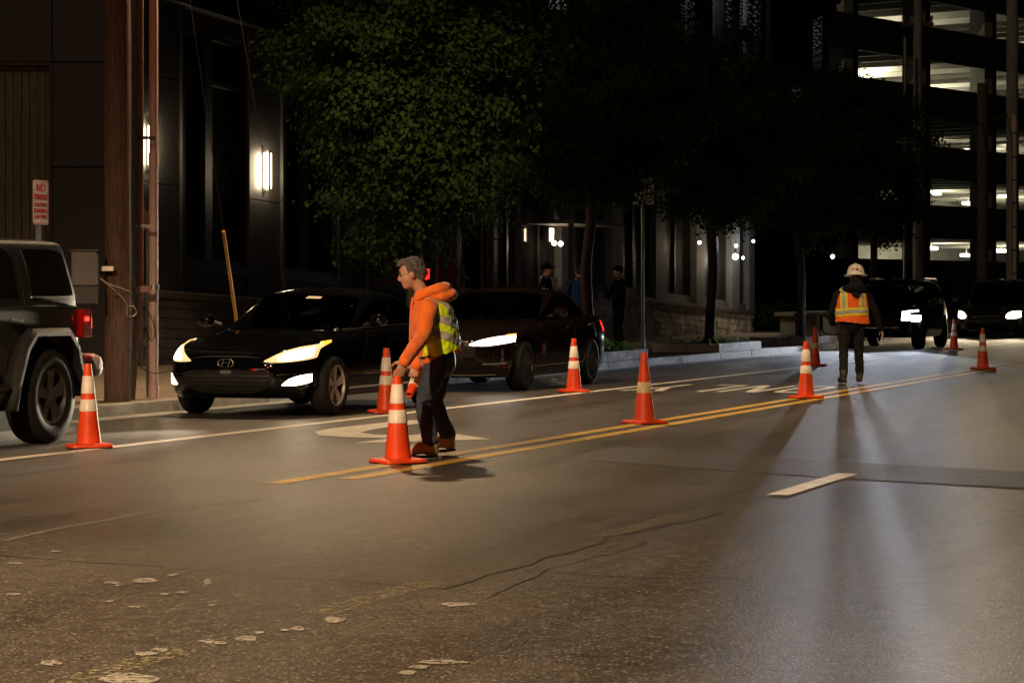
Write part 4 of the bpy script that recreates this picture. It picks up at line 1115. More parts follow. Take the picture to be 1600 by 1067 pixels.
# ---- compact sedan (front of the queue)
def sedan1():
    body = Shell(2.26, [(.17, .16, 4.38, .83, 5.0, 5), (.26, .05, 4.48, .875, 5.0, 5), (.40, .0, 4.53, .888, 4.9, 5), (.55, .01, 4.53, .890, 4.7, 5), (.68, .07, 4.51, .886, 4.3, 5), (.80, .20, 4.48, .868, 4.0, 4.6), (.92, .42, 4.44, .84, 3.6, 4.2), (1.02, .55, 4.42, .81, 3.6, 4.0)],
                 ([0, .25, .6, 1.0, 1.4, 2.2, 3.2, 3.9, 4.5], [.70, .745, .815, .87, .895, .915, .955, .985, .975]), .10, .11, 4.6)
    cab = Shell(2.62, [(.80, .92, 4.30, .80, 3.2, 3.4), (.90, 1.08, 4.20, .795, 3.2, 3.4), (1.02, 1.36, 4.00, .755, 3.2, 3.4), (1.14, 1.66, 3.72, .70, 3.2, 3.4), (1.25, 2.00, 3.36, .645, 3.2, 3.4), (1.33, 2.28, 3.05, .60, 3.0, 3.2)],
                ([.9, 1.9, 2.5, 3.2, 4.2], [1.29, 1.30, 1.315, 1.30, 1.28]), .09, .07, 3.4)
    t, bo, ro = car_base('parked_sedan', 'shiny black compact sedan with both headlights on, first in the queue behind the grey off-roader', 'car', 3.88, 4.55, M['p_black'], body, cab, .20, (.87, 3.57), .065, .045, .316, .205, .215, M['alloy'], 5, .775, .24)
    for s_ in (-1, 1):
        hl = body.panel([(('y', s_ * .42), .578, .592), (('y', s_ * .56), .572, .665), (('y', s_ * .70), .585, .725), (('y', s_ * .80), .625, .760), (('x', .62, s_), .70, .780), (('x', .80, s_), .762, .790)], .006, 8, 6).build('headlight', M['e_soft'], t, smooth=True)
        body.panel([(('y', s_ * .55), .594, .625), (('y', s_ * .62), .592, .668), (('y', s_ * .70), .606, .702), (('y', s_ * .78), .642, .730), (('x', .50, s_), .69, .742)], .009, 8, 6).build('lit_reflector', M['e_warm'], hl, smooth=True)
        body.panel([(('x', .68, s_), .732, .785), (('x', .84, s_), .772, .796)], .009, 4, 3).build('side_marker', M['amber'], hl)
        body.panel([(('y', s_ * .40), .570, .580), (('y', s_ * .54), .562, .570), (('y', s_ * .68), .570, .580)], .008, 6, 2).build('lens_rim', M['chrome'], hl)
        fg = body.panel([(('y', s_ * .60), .335, .345), (('y', s_ * .67), .332, .405), (('y', s_ * .75), .345, .44), (('y', s_ * .80), .37, .45)], .006, 6, 5).build('fog_light', M['e_warm2'], t, smooth=True)
        body.panel([(('y', s_ * .55), .438, .448), (('y', s_ * .66), .447, .457), (('y', s_ * .76), .458, .466)], .010, 5, 2).build('fog_brow', M['trim'], fg)
        # side glass
        for nm, kk in (('front_side_window', [(1.62, .918, .935), (1.85, .925, 1.06), (2.15, .932, 1.17), (2.5, .94, 1.235), (2.62, .945, 1.24)]), ('rear_side_window', [(2.70, .948, 1.242), (3.0, .955, 1.235), (3.35, .965, 1.18), (3.62, .975, 1.08)]), ('quarter_window', [(3.68, .98, 1.06), (3.84, .985, 1.0)])):
            cab.panel([(('x', x, s_), l, h) for x, l, h in kk], .004, 5, 6).build(nm, M['carglass'], t, smooth=True)
        cab.panel([(('x', 1.45, s_), .895, .905), (('x', 2.2, s_), .915, .925), (('x', 3.0, s_), .938, .948), (('x', 3.9, s_), .972, .982)], .010, 6, 2).build('belt_trim', M['trim'], t)
        for x in (1.52, 2.66, 3.52): skin_line(body, t, x, .28 if x < 3 else .62, .86, s_)
        handle(body, t, 2.42, .80, s_, M['p_black']); handle(body, t, 3.42, .835, s_, M['p_black'])
        body.panel([(('x', 1.25, s_), .615, .625), (('x', 2.2, s_), .66, .672), (('x', 3.3, s_), .74, .752), (('x', 4.1, s_), .81, .82)], .006, 8, 3).build('side_crease', M['p_black'], t, smooth=True)
        mirror(t, 1.62, .86, .94, s_, M['p_black'])
        body.panel([(('x', 4.15, s_), .72, .86), (('x', 4.42, s_), .70, .88), (('y', s_ * .62, True), .72, .86)], .006, 6, 5).build('tail_light', M['lens_red'], t)
    ws = cab.panel([(('y', -.64), .925, 1.235), (('y', -.5), .90, 1.272), (('y', 0), .885, 1.288), (('y', .5), .90, 1.272), (('y', .64), .925, 1.235)], .004, 6, 8).build('windshield', M['carglass'], t, smooth=True)
    cab.panel([(('y', -.20), 1.225, 1.25), (('y', -.02), 1.23, 1.255)], .007, 3, 2).build('windshield_sticker', M['sign_w'], ws)
    for y0, y1 in ((-.55, .0), (.05, .6)): cab.panel([(('y', y0), .885, .893), (('y', y1), .872, .882)], .018, 5, 2).build('wiper', M['blackm'], ws)
    cab.panel([(('y', -.58, True), .99, 1.22), (('y', 0, True), .97, 1.25), (('y', .58, True), .99, 1.22)], .004, 6, 6).build('rear_window', M['carglass'], t, smooth=True)
    gr = body.panel([(('y', -.52), .40, .46), (('y', -.40), .29, .485), (('y', -.2), .25, .49), (('y', .2), .25, .49), (('y', .40), .29, .485), (('y', .52), .40, .46)], .003, 5, 5).build('lower_grille', M['rubber'], t)
    for z, y in ((.30, .36), (.345, .42), (.39, .46), (.435, .48)): body.panel([(('y', -y), z - .007, z + .007), (('y', 0), z - .007, z + .007), (('y', y), z - .007, z + .007)], .010, 8, 2).build('grille_bar', M['trim'], gr)
    body.panel([(('y', -.36), .612, .622), (('y', 0), .625, .640), (('y', .36), .612, .622)], .008, 6, 2).build('upper_grille', M['rubber'], t)
    body.panel([(('y', -.44), .50, .508), (('y', 0), .497, .505), (('y', .44), .50, .508)], .012, 8, 2).build('bumper_strip', M['chrome'], t)
    body.panel([(('y', -.06), .455, .49), (('y', .06), .455, .49)], .012, 3, 2).build('plate_badge', M['pier'], t)
    # oval badge with slanted letter
    em = empty('badge', body.pt(0, .565) + Vector((-.012, 0, 0))); em.parent = t
    MB().tube([(-.004, .088 * math.cos(q), .045 * math.sin(q)) for q in np.linspace(0, 2 * PI, 33)[:-1]], .007, 8, closed=True).build('badge_ring', M['chrome'], em, smooth=True)
    bl = MB()
    bl.tube([(-.004, .050, -.030), (-.004, .022, .036)], .007, 6); bl.tube([(-.004, -.022, -.036), (-.004, -.050, .030)], .007, 6); bl.tube([(-.004, .036, -.006), (-.004, 0, .010), (-.004, -.036, .006)], .007, 6)
    bl.build('badge_letter', M['chrome'], em, smooth=True)
    for s_ in (-1, 1): headspot(t, (-.03, s_ * .70, .64), 2000, (1, .86, .62), 1.0, 32, blend=.5)
    return t
sedan1()

# ---- mid-size sedan
def sedan2():
    body = Shell(2.45, [(.17, .16, 4.72, .86, 5.2, 5), (.27, .05, 4.84, .91, 5.2, 5), (.42, .0, 4.89, .925, 5.0, 5), (.58, .0, 4.9, .928, 4.9, 5), (.70, .04, 4.88, .924, 4.6, 5), (.82, .14, 4.84, .905, 4.2, 5), (.94, .34, 4.80, .88, 3.8, 4.4), (1.04, .5, 4.78, .85, 3.6, 4.0)],
                 ([0, .25, .6, 1.0, 1.5, 2.4, 3.4, 4.2, 4.85], [.74, .785, .84, .885, .915, .935, .97, 1.0, .985]), .10, .11, 4.9)
    cab = Shell(2.85, [(.82, 1.12, 4.62, .835, 3.2, 3.4), (.92, 1.30, 4.50, .825, 3.2, 3.4), (1.05, 1.62, 4.22, .78, 3.2, 3.4), (1.18, 1.98, 3.88, .725, 3.2, 3.4), (1.28, 2.28, 3.55, .67, 3.2, 3.4), (1.36, 2.55, 3.25, .63, 3.0, 3.2)],
                ([1.1, 2.2, 2.8, 3.5, 4.5], [1.315, 1.33, 1.345, 1.33, 1.30]), .09, .07, 3.4)
    t, bo, ro = car_base('parked_sedan', 'dark brown mid-size sedan with one headlight glaring, second in the queue', 'car', 10.95, 5.0, M['p_brown'], body, cab, .19, (.95, 3.72), .05, .045, .33, .225, .235, M['alloy_d'], 10, .80, .24)
    for s_ in (-1, 1):
        hl = body.panel([(('y', s_ * .44), .615, .63), (('y', s_ * .60), .605, .685), (('y', s_ * .76), .625, .725), (('y', s_ * .86), .655, .745)], .006, 8, 5).build('headlight', M['e_white'], t, smooth=True)
        body.panel([(('x', .45, s_), .690, .752), (('x', .66, s_), .730, .760)], .006, 5, 3).build('side_marker', M['amber'], hl)
        body.panel([(('y', s_ * .40), .602, .612), (('y', s_ * .60), .588, .600), (('y', s_ * .80), .618, .63)], .010, 6, 2).build('lens_rim', M['lens_off'], hl)
        body.panel([(('y', s_ * .60), .355, .378), (('y', s_ * .82), .365, .392)], .008, 6, 3).build('fog_light', M['lens_off'], t)
        for nm, kk in (('front_side_window', [(1.86, .945, .96), (2.1, .95, 1.09), (2.4, .955, 1.2), (2.72, .96, 1.262), (2.88, .965, 1.268)]), ('rear_side_window', [(2.97, .968, 1.268), (3.3, .975, 1.255), (3.65, .985, 1.19), (3.9, .995, 1.10)]), ('quarter_window', [(3.97, 1.0, 1.075), (4.12, 1.005, 1.02)])):
            cab.panel([(('x', x, s_), l, h) for x, l, h in kk], .004, 5, 6).build(nm, M['carglass'], t, smooth=True)
        cab.panel([(('x', 1.7, s_), .918, .928), (('x', 2.4, s_), .935, .945), (('x', 3.2, s_), .955, .965), (('x', 4.2, s_), .992, 1.0)], .012, 6, 2).build('belt_trim', M['chrome'], t)
        for x in (1.72, 2.92, 3.86): skin_line(body, t, x, .28 if x < 3.5 else .66, .88, s_)
        handle(body, t, 2.68, .82, s_, M['chrome']); handle(body, t, 3.72, .855, s_, M['chrome'])
        body.panel([(('x', 1.3, s_), .70, .71), (('x', 2.5, s_), .745, .755), (('x', 3.6, s_), .79, .80), (('x', 4.5, s_), .84, .85)], .006, 8, 3).build('side_crease', M['p_brown'], t, smooth=True)
        mirror(t, 1.86, .89, .97, s_, M['p_brown'])
        body.panel([(('x', 4.45, s_), .74, .88), (('x', 4.72, s_), .72, .90), (('y', s_ * .66, True), .74, .88)], .006, 6, 5).build('tail_light', M['e_red'] if s_ < 0 else M['lens_red'], t)
    cab.panel([(('y', -.68), .955, 1.26), (('y', -.5), .925, 1.298), (('y', 0), .91, 1.315), (('y', .5), .925, 1.298), (('y', .68), .955, 1.26)], .004, 6, 8).build('windshield', M['carglass'], t, smooth=True)
    cab.panel([(('y', -.6, True), 1.01, 1.24), (('y', 0, True), .99, 1.27), (('y', .6, True), 1.01, 1.24)], .004, 6, 6).build('rear_window', M['carglass'], t, smooth=True)
    body.panel([(('y', -.42), .615, .665), (('y', 0), .61, .672), (('y', .42), .615, .665)], .012, 8, 3).build('chrome_bar', M['chrome'], t, smooth=True)
    gr = body.panel([(('y', -.52), .46, .60), (('y', 0), .44, .605), (('y', .52), .46, .60)], .003, 8, 4).build('grille', M['rubber'], t)
    for z in (.49, .53, .57): body.panel([(('y', -.48), z - .006, z + .006), (('y', 0), z - .006, z + .006), (('y', .48), z - .006, z + .006)], .009, 8, 2).build('grille_bar', M['trim'], gr)
    body.panel([(('y', -.55), .29, .36), (('y', 0), .27, .36), (('y', .55), .29, .36)], .004, 8, 3).build('lower_grille', M['rubber'], t)
    body.panel([(('y', -.72), .225, .24), (('y', 0), .215, .232), (('y', .72), .225, .24)], .014, 8, 2).build('bumper_strip', M['chrome'], t)
    for s_ in (-1, 1): headspot(t, (-.03, s_ * .72, .66), 160, (1, .93, .80), 2.0, 34, blend=.5)
    return t
sedan2()

# ---- dark blue SUV
def suv():
    body = Shell(2.38, [(.22, .12, 4.62, .86, 4.6, 4.6), (.34, .03, 4.72, .92, 4.6, 4.6), (.5, .0, 4.76, .94, 4.4, 4.6), (.68, .0, 4.77, .945, 4.4, 4.6), (.84, .03, 4.76, .94, 4.2, 4.6), (.98, .10, 4.74, .92, 4.0, 4.6), (1.1, .25, 4.72, .90, 4.0, 4.6)],
                 ([0, .3, .7, 1.1, 1.6, 2.6, 3.8, 4.75], [.90, .945, .99, 1.02, 1.035, 1.05, 1.085, 1.10]), .09, .10, 4.4)
    cab = Shell(2.95, [(.95, 1.05, 4.72, .865, 3.8, 5), (1.05, 1.22, 4.70, .86, 3.8, 5), (1.2, 1.5, 4.64, .82, 3.8, 5), (1.38, 1.85, 4.52, .765, 3.8, 5), (1.52, 2.15, 4.36, .715, 3.6, 4.5), (1.62, 2.4, 4.2, .68, 3.4, 4.2)],
                ([1.1, 2.0, 2.8, 3.8, 4.7], [1.56, 1.58, 1.60, 1.59, 1.56]), .09, .08, 4.0)
    t, bo, ro = car_base('parked_suv', 'dark blue SUV with cold white headlights facing the hard-hatted worker', 'car', 38.3, 4.95, M['p_navy'], body, cab, .27, (.92, 3.69), .05, .045, .37, .235, .25, M['alloy_d'], 5, .81, .32)
    for s_ in (-1, 1):
        d1 = body.panel([(('y', s_ * .58), .855, .868), (('y', s_ * .74), .855, .895), (('y', s_ * .86), .872, .905), (('x', .55, s_), .90, .912)], .006, 6, 3).build('daytime_light', M['e_blue'], t)
        for z0, z1, y0, y1 in ((.76, .825, .58, .74), (.665, .735, .575, .74), (.64, .78, .765, .90)):
            body.panel([(('y', s_ * y0), z0, z1), (('y', s_ * (y0 + y1) / 2), z0 - .008, z1 + .008), (('y', s_ * y1), z0, z1)], .006, 5, 5).build('headlight', M['e_blue'], t)
        for nm, kk in (('front_side_window', [(1.75, 1.075, 1.09), (2.0, 1.08, 1.27), (2.3, 1.08, 1.42), (2.7, 1.085, 1.49), (2.8, 1.085, 1.495)]), ('rear_side_window', [(2.9, 1.09, 1.495), (3.3, 1.095, 1.49), (3.75, 1.105, 1.45)]), ('quarter_window', [(3.84, 1.11, 1.43), (4.1, 1.13, 1.36), (4.35, 1.17, 1.24)])):
            cab.panel([(('x', x, s_), l, h) for x, l, h in kk], .004, 5, 6).build(nm, M['carglass'], t, smooth=True)
        cab.panel([(('x', 1.7, s_), 1.045, 1.06), (('x', 2.8, s_), 1.065, 1.078), (('x', 4.4, s_), 1.11, 1.12)], .012, 8, 2).build('belt_trim', M['chrome'], t)
        for x in (1.62, 2.85, 3.85): skin_line(body, t, x, .36 if x < 3.5 else .8, 1.0, s_)
        handle(body, t, 2.6, .92, s_, M['chrome']); handle(body, t, 3.65, .95, s_, M['chrome'])
        mirror(t, 1.72, .91, 1.10, s_, M['p_navy'])
        body.panel([(('x', .45, s_), .28, .42), (('x', 1.4, s_), .28, .40), (('x', 3.2, s_), .28, .40), (('x', 4.4, s_), .28, .44)], .012, 8, 3).build('sill_cladding', M['trim'], t) if False else None
        MB().tube([(2.3, s_ * .64, 1.625), (2.4, s_ * .645, 1.655), (3.9, s_ * .65, 1.65), (4.1, s_ * .645, 1.615)], .018, 8).build('roof_rail', M['chrome'], t, smooth=True)
        body.panel([(('x', 4.35, s_), .86, 1.02), (('x', 4.62, s_), .85, 1.03), (('y', s_ * .66, True), .86, 1.0)], .006, 6, 5).build('tail_light', M['lens_red'], t)
    cab.panel([(('y', -.74), 1.085, 1.46), (('y', -.5), 1.05, 1.53), (('y', 0), 1.035, 1.555), (('y', .5), 1.05, 1.53), (('y', .74), 1.085, 1.46)], .004, 6, 8).build('windshield', M['carglass'], t, smooth=True)
    cab.panel([(('y', -.6, True), 1.15, 1.45), (('y', 0, True), 1.15, 1.5), (('y', .6, True), 1.15, 1.45)], .004, 6, 6).build('rear_window', M['carglass'], t, smooth=True)
    gr = body.panel([(('y', -.50), .60, .84), (('y', -.3), .52, .86), (('y', .3), .52, .86), (('y', .50), .60, .84)], .004, 6, 6).build('grille', M['rubber'], t)
    for z in (.58, .64, .70, .76, .82): body.panel([(('y', -.44), z - .008, z + .008), (('y', 0), z - .008, z + .008), (('y', .44), z - .008, z + .008)], .010, 8, 2).build('grille_bar', M['trim'], gr)
    body.panel([(('y', -.07), .69, .74), (('y', .07), .69, .74)], .016, 3, 2).build('badge', M['chrome'], gr)
    body.panel([(('y', -.7), .50, .515), (('y', 0), .495, .508), (('y', .7), .50, .515)], .012, 8, 2).build('bumper_strip', M['chrome'], t)
    body.panel([(('y', -.7), .30, .44), (('y', 0), .28, .46), (('y', .7), .30, .44)], .004, 8, 4).build('lower_grille', M['rubber'], t)
    for s_ in (-1, 1): headspot(t, (-.03, s_ * .80, .72), 5000, (.80, .87, 1.0), 4.0, 29, yaw=6.5, blend=.5)
    return t
suv()

# ---- minivan at the right edge
def van():
    body = Shell(2.5, [(.2, .14, 4.9, .88, 4.2, 5), (.32, .03, 5.02, .95, 4.2, 5), (.5, .0, 5.05, .97, 4.0, 5), (.66, .01, 5.05, .975, 4.0, 5), (.80, .07, 5.05, .97, 3.8, 5), (.94, .2, 5.04, .95, 3.6, 5), (1.08, .4, 5.03, .93, 3.6, 5)],
                 ([0, .3, .7, 1.0, 1.6, 3, 5], [.80, .86, .94, .99, 1.02, 1.05, 1.08]), .09, .10, 4.0)
    cab = Shell(2.9, [(.88, .72, 5.02, .90, 3.8, 6), (1.0, .92, 5.0, .90, 3.8, 6), (1.2, 1.25, 4.96, .86, 3.8, 6), (1.4, 1.6, 4.9, .81, 3.8, 6), (1.58, 1.98, 4.8, .76, 3.6, 5), (1.70, 2.3, 4.65, .72, 3.4, 4.5)],
                ([.8, 1.9, 2.8, 4, 5], [1.62, 1.65, 1.67, 1.66, 1.62]), .09, .08, 4.2)
    t, bo, ro = car_base('parked_minivan', 'dark minivan with two warm headlights at the right edge, last in the queue', 'car', 54.2, 5.08, M['p_tan'], body, cab, .24, (.98, 4.0), .05, .045, .34, .225, .23, M['alloy'], 6, .84, .28)
    for s_ in (-1, 1):
        hl = body.panel([(('y', s_ * .58), .58, .66), (('y', s_ * .68), .56, .75), (('y', s_ * .82), .57, .78), (('y', s_ * .91), .61, .78)], .006, 6, 5).build('headlight', M['e_warm'], t, smooth=True)
        body.panel([(('x', .62, s_), .68, .77), (('x', .75, s_), .72, .775)], .006, 4, 3).build('side_marker', M['amber'], hl)
        for nm, kk in (('front_side_window', [(1.5, 1.03, 1.06), (1.8, 1.04, 1.28), (2.2, 1.05, 1.48), (2.6, 1.06, 1.53)]), ('rear_side_window', [(2.72, 1.06, 1.54), (3.3, 1.07, 1.55), (3.8, 1.08, 1.54)]), ('quarter_window', [(3.9, 1.08, 1.54), (4.4, 1.09, 1.5), (4.7, 1.1, 1.42)])):
            cab.panel([(('x', x, s_), l, h) for x, l, h in kk], .004, 5, 6).build(nm, M['carglass'], t, smooth=True)
        for x in (1.5, 2.66, 3.85): skin_line(body, t, x, .32, .98, s_)
        handle(body, t, 2.45, .9, s_, M['p_tan']); handle(body, t, 2.95, .9, s_, M['p_tan'])
        mirror(t, 1.5, .94, 1.06, s_, M['p_tan'])
        MB().tube([(2.2, s_ * .68, 1.69), (2.35, s_ * .69, 1.725), (4.3, s_ * .69, 1.715), (4.5, s_ * .68, 1.68)], .02, 8).build('roof_rail', M['chrome'], t, smooth=True)
    cab.panel([(('y', -.78), 1.05, 1.50), (('y', -.5), 1.0, 1.58), (('y', 0), .98, 1.61), (('y', .5), 1.0, 1.58), (('y', .78), 1.05, 1.50)], .004, 6, 8).build('windshield', M['carglass'], t, smooth=True)
    gr = body.panel([(('y', -.5), .57, .70), (('y', 0), .54, .72), (('y', .5), .57, .70)], .004, 8, 4).build('grille', M['rubber'], t)
    for z in (.60, .65): body.panel([(('y', -.46), z - .008, z + .008), (('y', 0), z - .008, z + .008), (('y', .46), z - .008, z + .008)], .010, 8, 2).build('grille_bar', M['chrome'], gr)
    body.panel([(('y', -.62), .29, .42), (('y', 0), .27, .44), (('y', .62), .29, .42)], .004, 8, 4).build('lower_grille', M['rubber'], t)
    body.panel([(('y', -.16), .41, .50), (('y', .16), .41, .50)], .012, 3, 2).build('number_plate', M['trim'], t)
    body.panel([(('y', -.6), .225, .24), (('y', 0), .22, .235), (('y', .6), .225, .24)], .012, 8, 2).build('bumper_strip', M['chrome'], t)
    for s_ in (-1, 1): headspot(t, (-.02, s_ * .78, .66), 2800, (1, .80, .52), 4.0, 28, yaw=5.0, blend=.5)
    return t
van()

# ---- open the window areas of the cabins and furnish them
def open_windows(t, ro, cab):
    tests = []
    for keys in cab.wins:
        ps = []; lo = []; hi = []
        for kk, l, h in keys:
            zm = (l + h) / 2
            ps.append(cab.psi_y(kk[1], zm, len(kk) > 2 and kk[2]) if kk[0] == 'y' else cab.psi_x(kk[1], zm, kk[2])); lo.append(l); hi.append(h)
        ps = [p + 2 * PI if (p < -PI / 2 and max(ps) > PI / 2) else p for p in ps]
        if ps[0] > ps[-1]: ps, lo, hi = ps[::-1], lo[::-1], hi[::-1]
        tests.append((ps, lo, hi))
    bm = bmesh.new(); bm.from_mesh(ro.data); kill = []
    for f in bm.faces:
        c = f.calc_center_median(); xf, xr, w, nf, nr = cab.par(c.z)
        fr = c.x < cab.xc; a = cab.xc - xf if fr else xr - cab.xc; n = nf if fr else nr
        co = min(1, abs(c.x - cab.xc) / a) ** (n / 2); si = min(1, abs(c.y) / w) ** (n / 2)
        p0 = math.atan2(math.copysign(si, c.y), co if fr else -co)
        for ps, lo, hi in tests:
            for p in (p0, p0 + 2 * PI):
                if ps[0] + .004 < p < ps[-1] - .004:
                    u = float(np.interp(p, ps, range(len(ps)))); l = crom(range(len(ps)), lo, u); h = crom(range(len(ps)), hi, u)
                    if l + .014 < c.z < h - .014: kill.append(f); break
            else: continue
            break
    bmesh.ops.delete(bm, geom=kill, context='FACES'); bm.to_mesh(ro.data); bm.free()
    top = cab.k[0][-1]; xs_ = cab.k[1][-1]; wb = cab.k[1][1]; zb = cab.k[0][1]
    for x in (xs_ + .22, xs_ + 1.08):
        for y in (-.36, .36):
            sb_ = MB().limb([(x - .05, y, zb - .1), (x, y, top - .40), (x + .03, y, top - .33)], [(.21, .07), (.19, .06), (.10, .04)], 14, side=(0, 1, 0)).build('seat', M['seat'], t, smooth=True)
            MB().ball((x + .05, y, top - .22), (.045, .125, .075)).build('headrest', M['seat'], sb_, smooth=True)
    MB().limb([(wb + .42, -.62, zb - .01), (wb + .36, 0, zb), (wb + .42, .62, zb - .01)], [(.16, .035)] * 3, 12, side=(1, 0, 0)).build('dashboard', M['trim'], t, smooth=True)
    sx = xs_ - .42
    MB().tube([(sx + .07 * math.sin(q), .36 + .18 * math.cos(q), zb + .02 + .17 * math.sin(q)) for q in np.linspace(0, 2 * PI, 25)[:-1]], .014, 8, closed=True).build('steering_wheel', M['trim'], t, smooth=True)
    MB().ball((xs_ - .12, 0, top - .13), (.025, .11, .032)).build('inside_mirror', M['trim'], t, smooth=True)
for args in CABS: open_windows(*args)

# ---- boxy off-roader at the left edge
def jeep():
    L0 = 4.75; xw = (.78, 3.78)
    body = Shell(2.35, [(.48, .42, 4.5, .74, 14, 16), (.62, .40, 4.53, .785, 14, 16), (.9, .40, 4.54, .80, 14, 16), (1.20, .42, 4.54, .80, 14, 16)], ([0, 1.4, 1.6, 5], [1.12, 1.17, 1.19, 1.19]), .04, .05, 12)
    cab = Shell(3.0, [(1.12, 1.50, 4.50, .785, 10, 16), (1.22, 1.56, 4.50, .78, 10, 16), (1.5, 1.78, 4.44, .735, 10, 16), (1.74, 1.98, 4.38, .69, 10, 14)], ([0, 5], [1.735, 1.735]), .05, .06, 12)
    t = thing('off_roader', 'grey boxy off-road vehicle with black fender flares, cut by the left edge', 'car', st(-.75 - xw[1], 4.80, 0), ROT_ST, 'vehicles queued along the kerb')
    R_ = .50; rw = .405; tr = .775
    body.hull(arch_bottom(.50, [(x, rw) for x in xw], R_), .02).build('body', M['p_grey'], t, smooth=True, weld=True, angle=30)
    cab.hull(lambda x: 1.12, .035, rows=16).build('hard_top', M['p_grey'], t, smooth=True, weld=True, angle=30)
    MB().box((2.4, 0, .52), (3.9, 1.3, .12)).build('underbody', M['trim'], t)
    for x in xw:
        MB().tube([(x, -.7, rw), (x, .7, rw)], .06, 10).build('axle', M['trim'], t)
        for s_ in (-1, 1):
            wheel(t, x, s_ * tr, rw, .26, .235, M['alloy_d'], 5, s_, .10)
            # fender flare swept round the arch
            prof_pts = [(-.62, -.10), (-.56, .10), (-.42, .40), (-.28, .53), (.28, .53), (.42, .40), (.53, .10), (.56, -.02)]
            G = []
            for (dx, dz) in prof_pts:
                q = Vector((x + dx, 0, rw + dz)); o = Vector((dx, 0, max(dz, 0) + .05)).normalized() * .055
                yy = s_ * .785
                G.append([q + Vector((0, yy - s_ * .02, 0)) + o, q + Vector((0, yy + s_ * .10, 0)) + o, q + Vector((0, yy + s_ * .135, 0)) + o * .4, q + Vector((0, yy + s_ * .135, 0)) - o * .3, q + Vector((0, yy - s_ * .02, 0)) - o * .3])
            o_ = MB().grid(G).build('fender_flare', M['trim'], t, smooth=True, angle=35)
            so = o_.modifiers.new('solid', 'SOLIDIFY'); so.thickness = .02
            MB().box((x, s_ * .50, rw + .1), (2 * R_, .02, .8)).build('wheel_well', M['rubber'], t)
    for s_ in (-1, 1):
        for nm, kk in (('front_side_window', [(1.86, 1.24, 1.30), (2.05, 1.24, 1.64), (2.45, 1.24, 1.665)]), ('rear_side_window', [(2.62, 1.24, 1.665), (2.95, 1.24, 1.665), (3.32, 1.245, 1.655), (3.40, 1.25, 1.60)]), ('quarter_window', [(3.62, 1.27, 1.655), (3.9, 1.265, 1.66), (4.15, 1.265, 1.655), (4.30, 1.27, 1.62)])):
            q = cab.panel([(('x', x, s_), l, h) for x, l, h in kk], .006, 5, 6).build(nm, M['jeepglass'], t, smooth=True)
        cab.panel([(('x', 3.60, s_), 1.665, 1.675), (('x', 4.28, s_), 1.66, 1.67)], .012, 5, 2).build('window_seal', M['trim'], t)
        cab.panel([(('x', 3.62, s_), 1.245, 1.258), (('x', 4.32, s_), 1.245, 1.258)], .012, 5, 2).build('window_seal', M['steel'], t)
        for x, z0, z1 in ((1.72, .56, 1.15), (2.56, .56, 1.15), (3.20, .56, .75)): skin_line(body, t, x, z0, z1, s_, .012)
        for x, z0, z1 in ((3.50, 1.18, 1.70), (2.53, 1.2, 1.70)): skin_line(cab, t, x, z0, z1, s_, .012)
        body.panel([(('x', 1.75, s_), 1.155, 1.165), (('x', 4.5, s_), 1.155, 1.165)], .003, 6, 2).build('belt_seam', M['blackm'], t)
        for x in (2.42, 3.28):
            MB().box((x, s_ * .835, 1.055), (.19, .035, .032)).build('door_handle', M['blackm'], t, bevel=.008)
        tl = MB().box((4.50, s_ * .755, 1.02), (.17, .155, .25)).build('tail_light', M['lens_red'], t, bevel=.015)
        MB().box((4.47, s_ * .838, 1.06), (.06, .014, .035)).build('lit_lens', M['e_red'], tl)
        MB().box((4.592, s_ * .755, 1.02), (.014, .12, .2)).build('rear_lens', M['e_red'], tl)
        MB().tube([(1.55, s_ * .86, .50), (3.1, s_ * .86, .50)], .035, 10).build('side_step', M['trim'], t, smooth=True)
        mirror(t, 1.75, .80, 1.22, s_, M['trim'])
    MB().box((4.68, 0, .64), (.22, 1.72, .22)).build('rear_bumper', M['p_headlit'], t, bevel=.085, smooth=True)
    MB().box((.25, 0, .62), (.30, 1.55, .22)).build('front_bumper', M['trim'], t, bevel=.03)
    cab.panel([(('y', -.66), 1.26, 1.66), (('y', 0), 1.25, 1.67), (('y', .66), 1.26, 1.66)], .006, 6, 6).build('windshield', M['jeepglass'], t)
    for k in range(7): MB().box((.385, -.27 + k * .09, .95), (.03, .04, .32)).build('grille_slot', M['blackm'], t)
    for s_ in (-1, 1): MB().lathe([(.10, 0), (.10, -.04), (.06, -.06)], 20, 'x', (.41, s_ * .46, .98)).build('headlight', M['lens_off'], t)
    MB().lathe([(.20, 0), (.36, .01), (.38, .05), (.38, .2), (.34, .24), (.2, .24)], 32, 'x', (4.56, .0, 1.0)).build('spare_wheel', M['rubber'], t, smooth=True)
    MB().box((4.63, 0, 1.5), (.02, .02, .02)).build('wiper_boss', M['trim'], t)
    ld = bpy.data.lights.new('brake_glow', 'POINT'); ld.energy = 2; ld.color = (1, .05, .02); ld.shadow_soft_size = .05
    lo = bpy.data.objects.new('brake_glow', ld); COL.objects.link(lo); lo.parent = t; lo.location = (4.72, -.80, 1.02)
    return t
jeep()
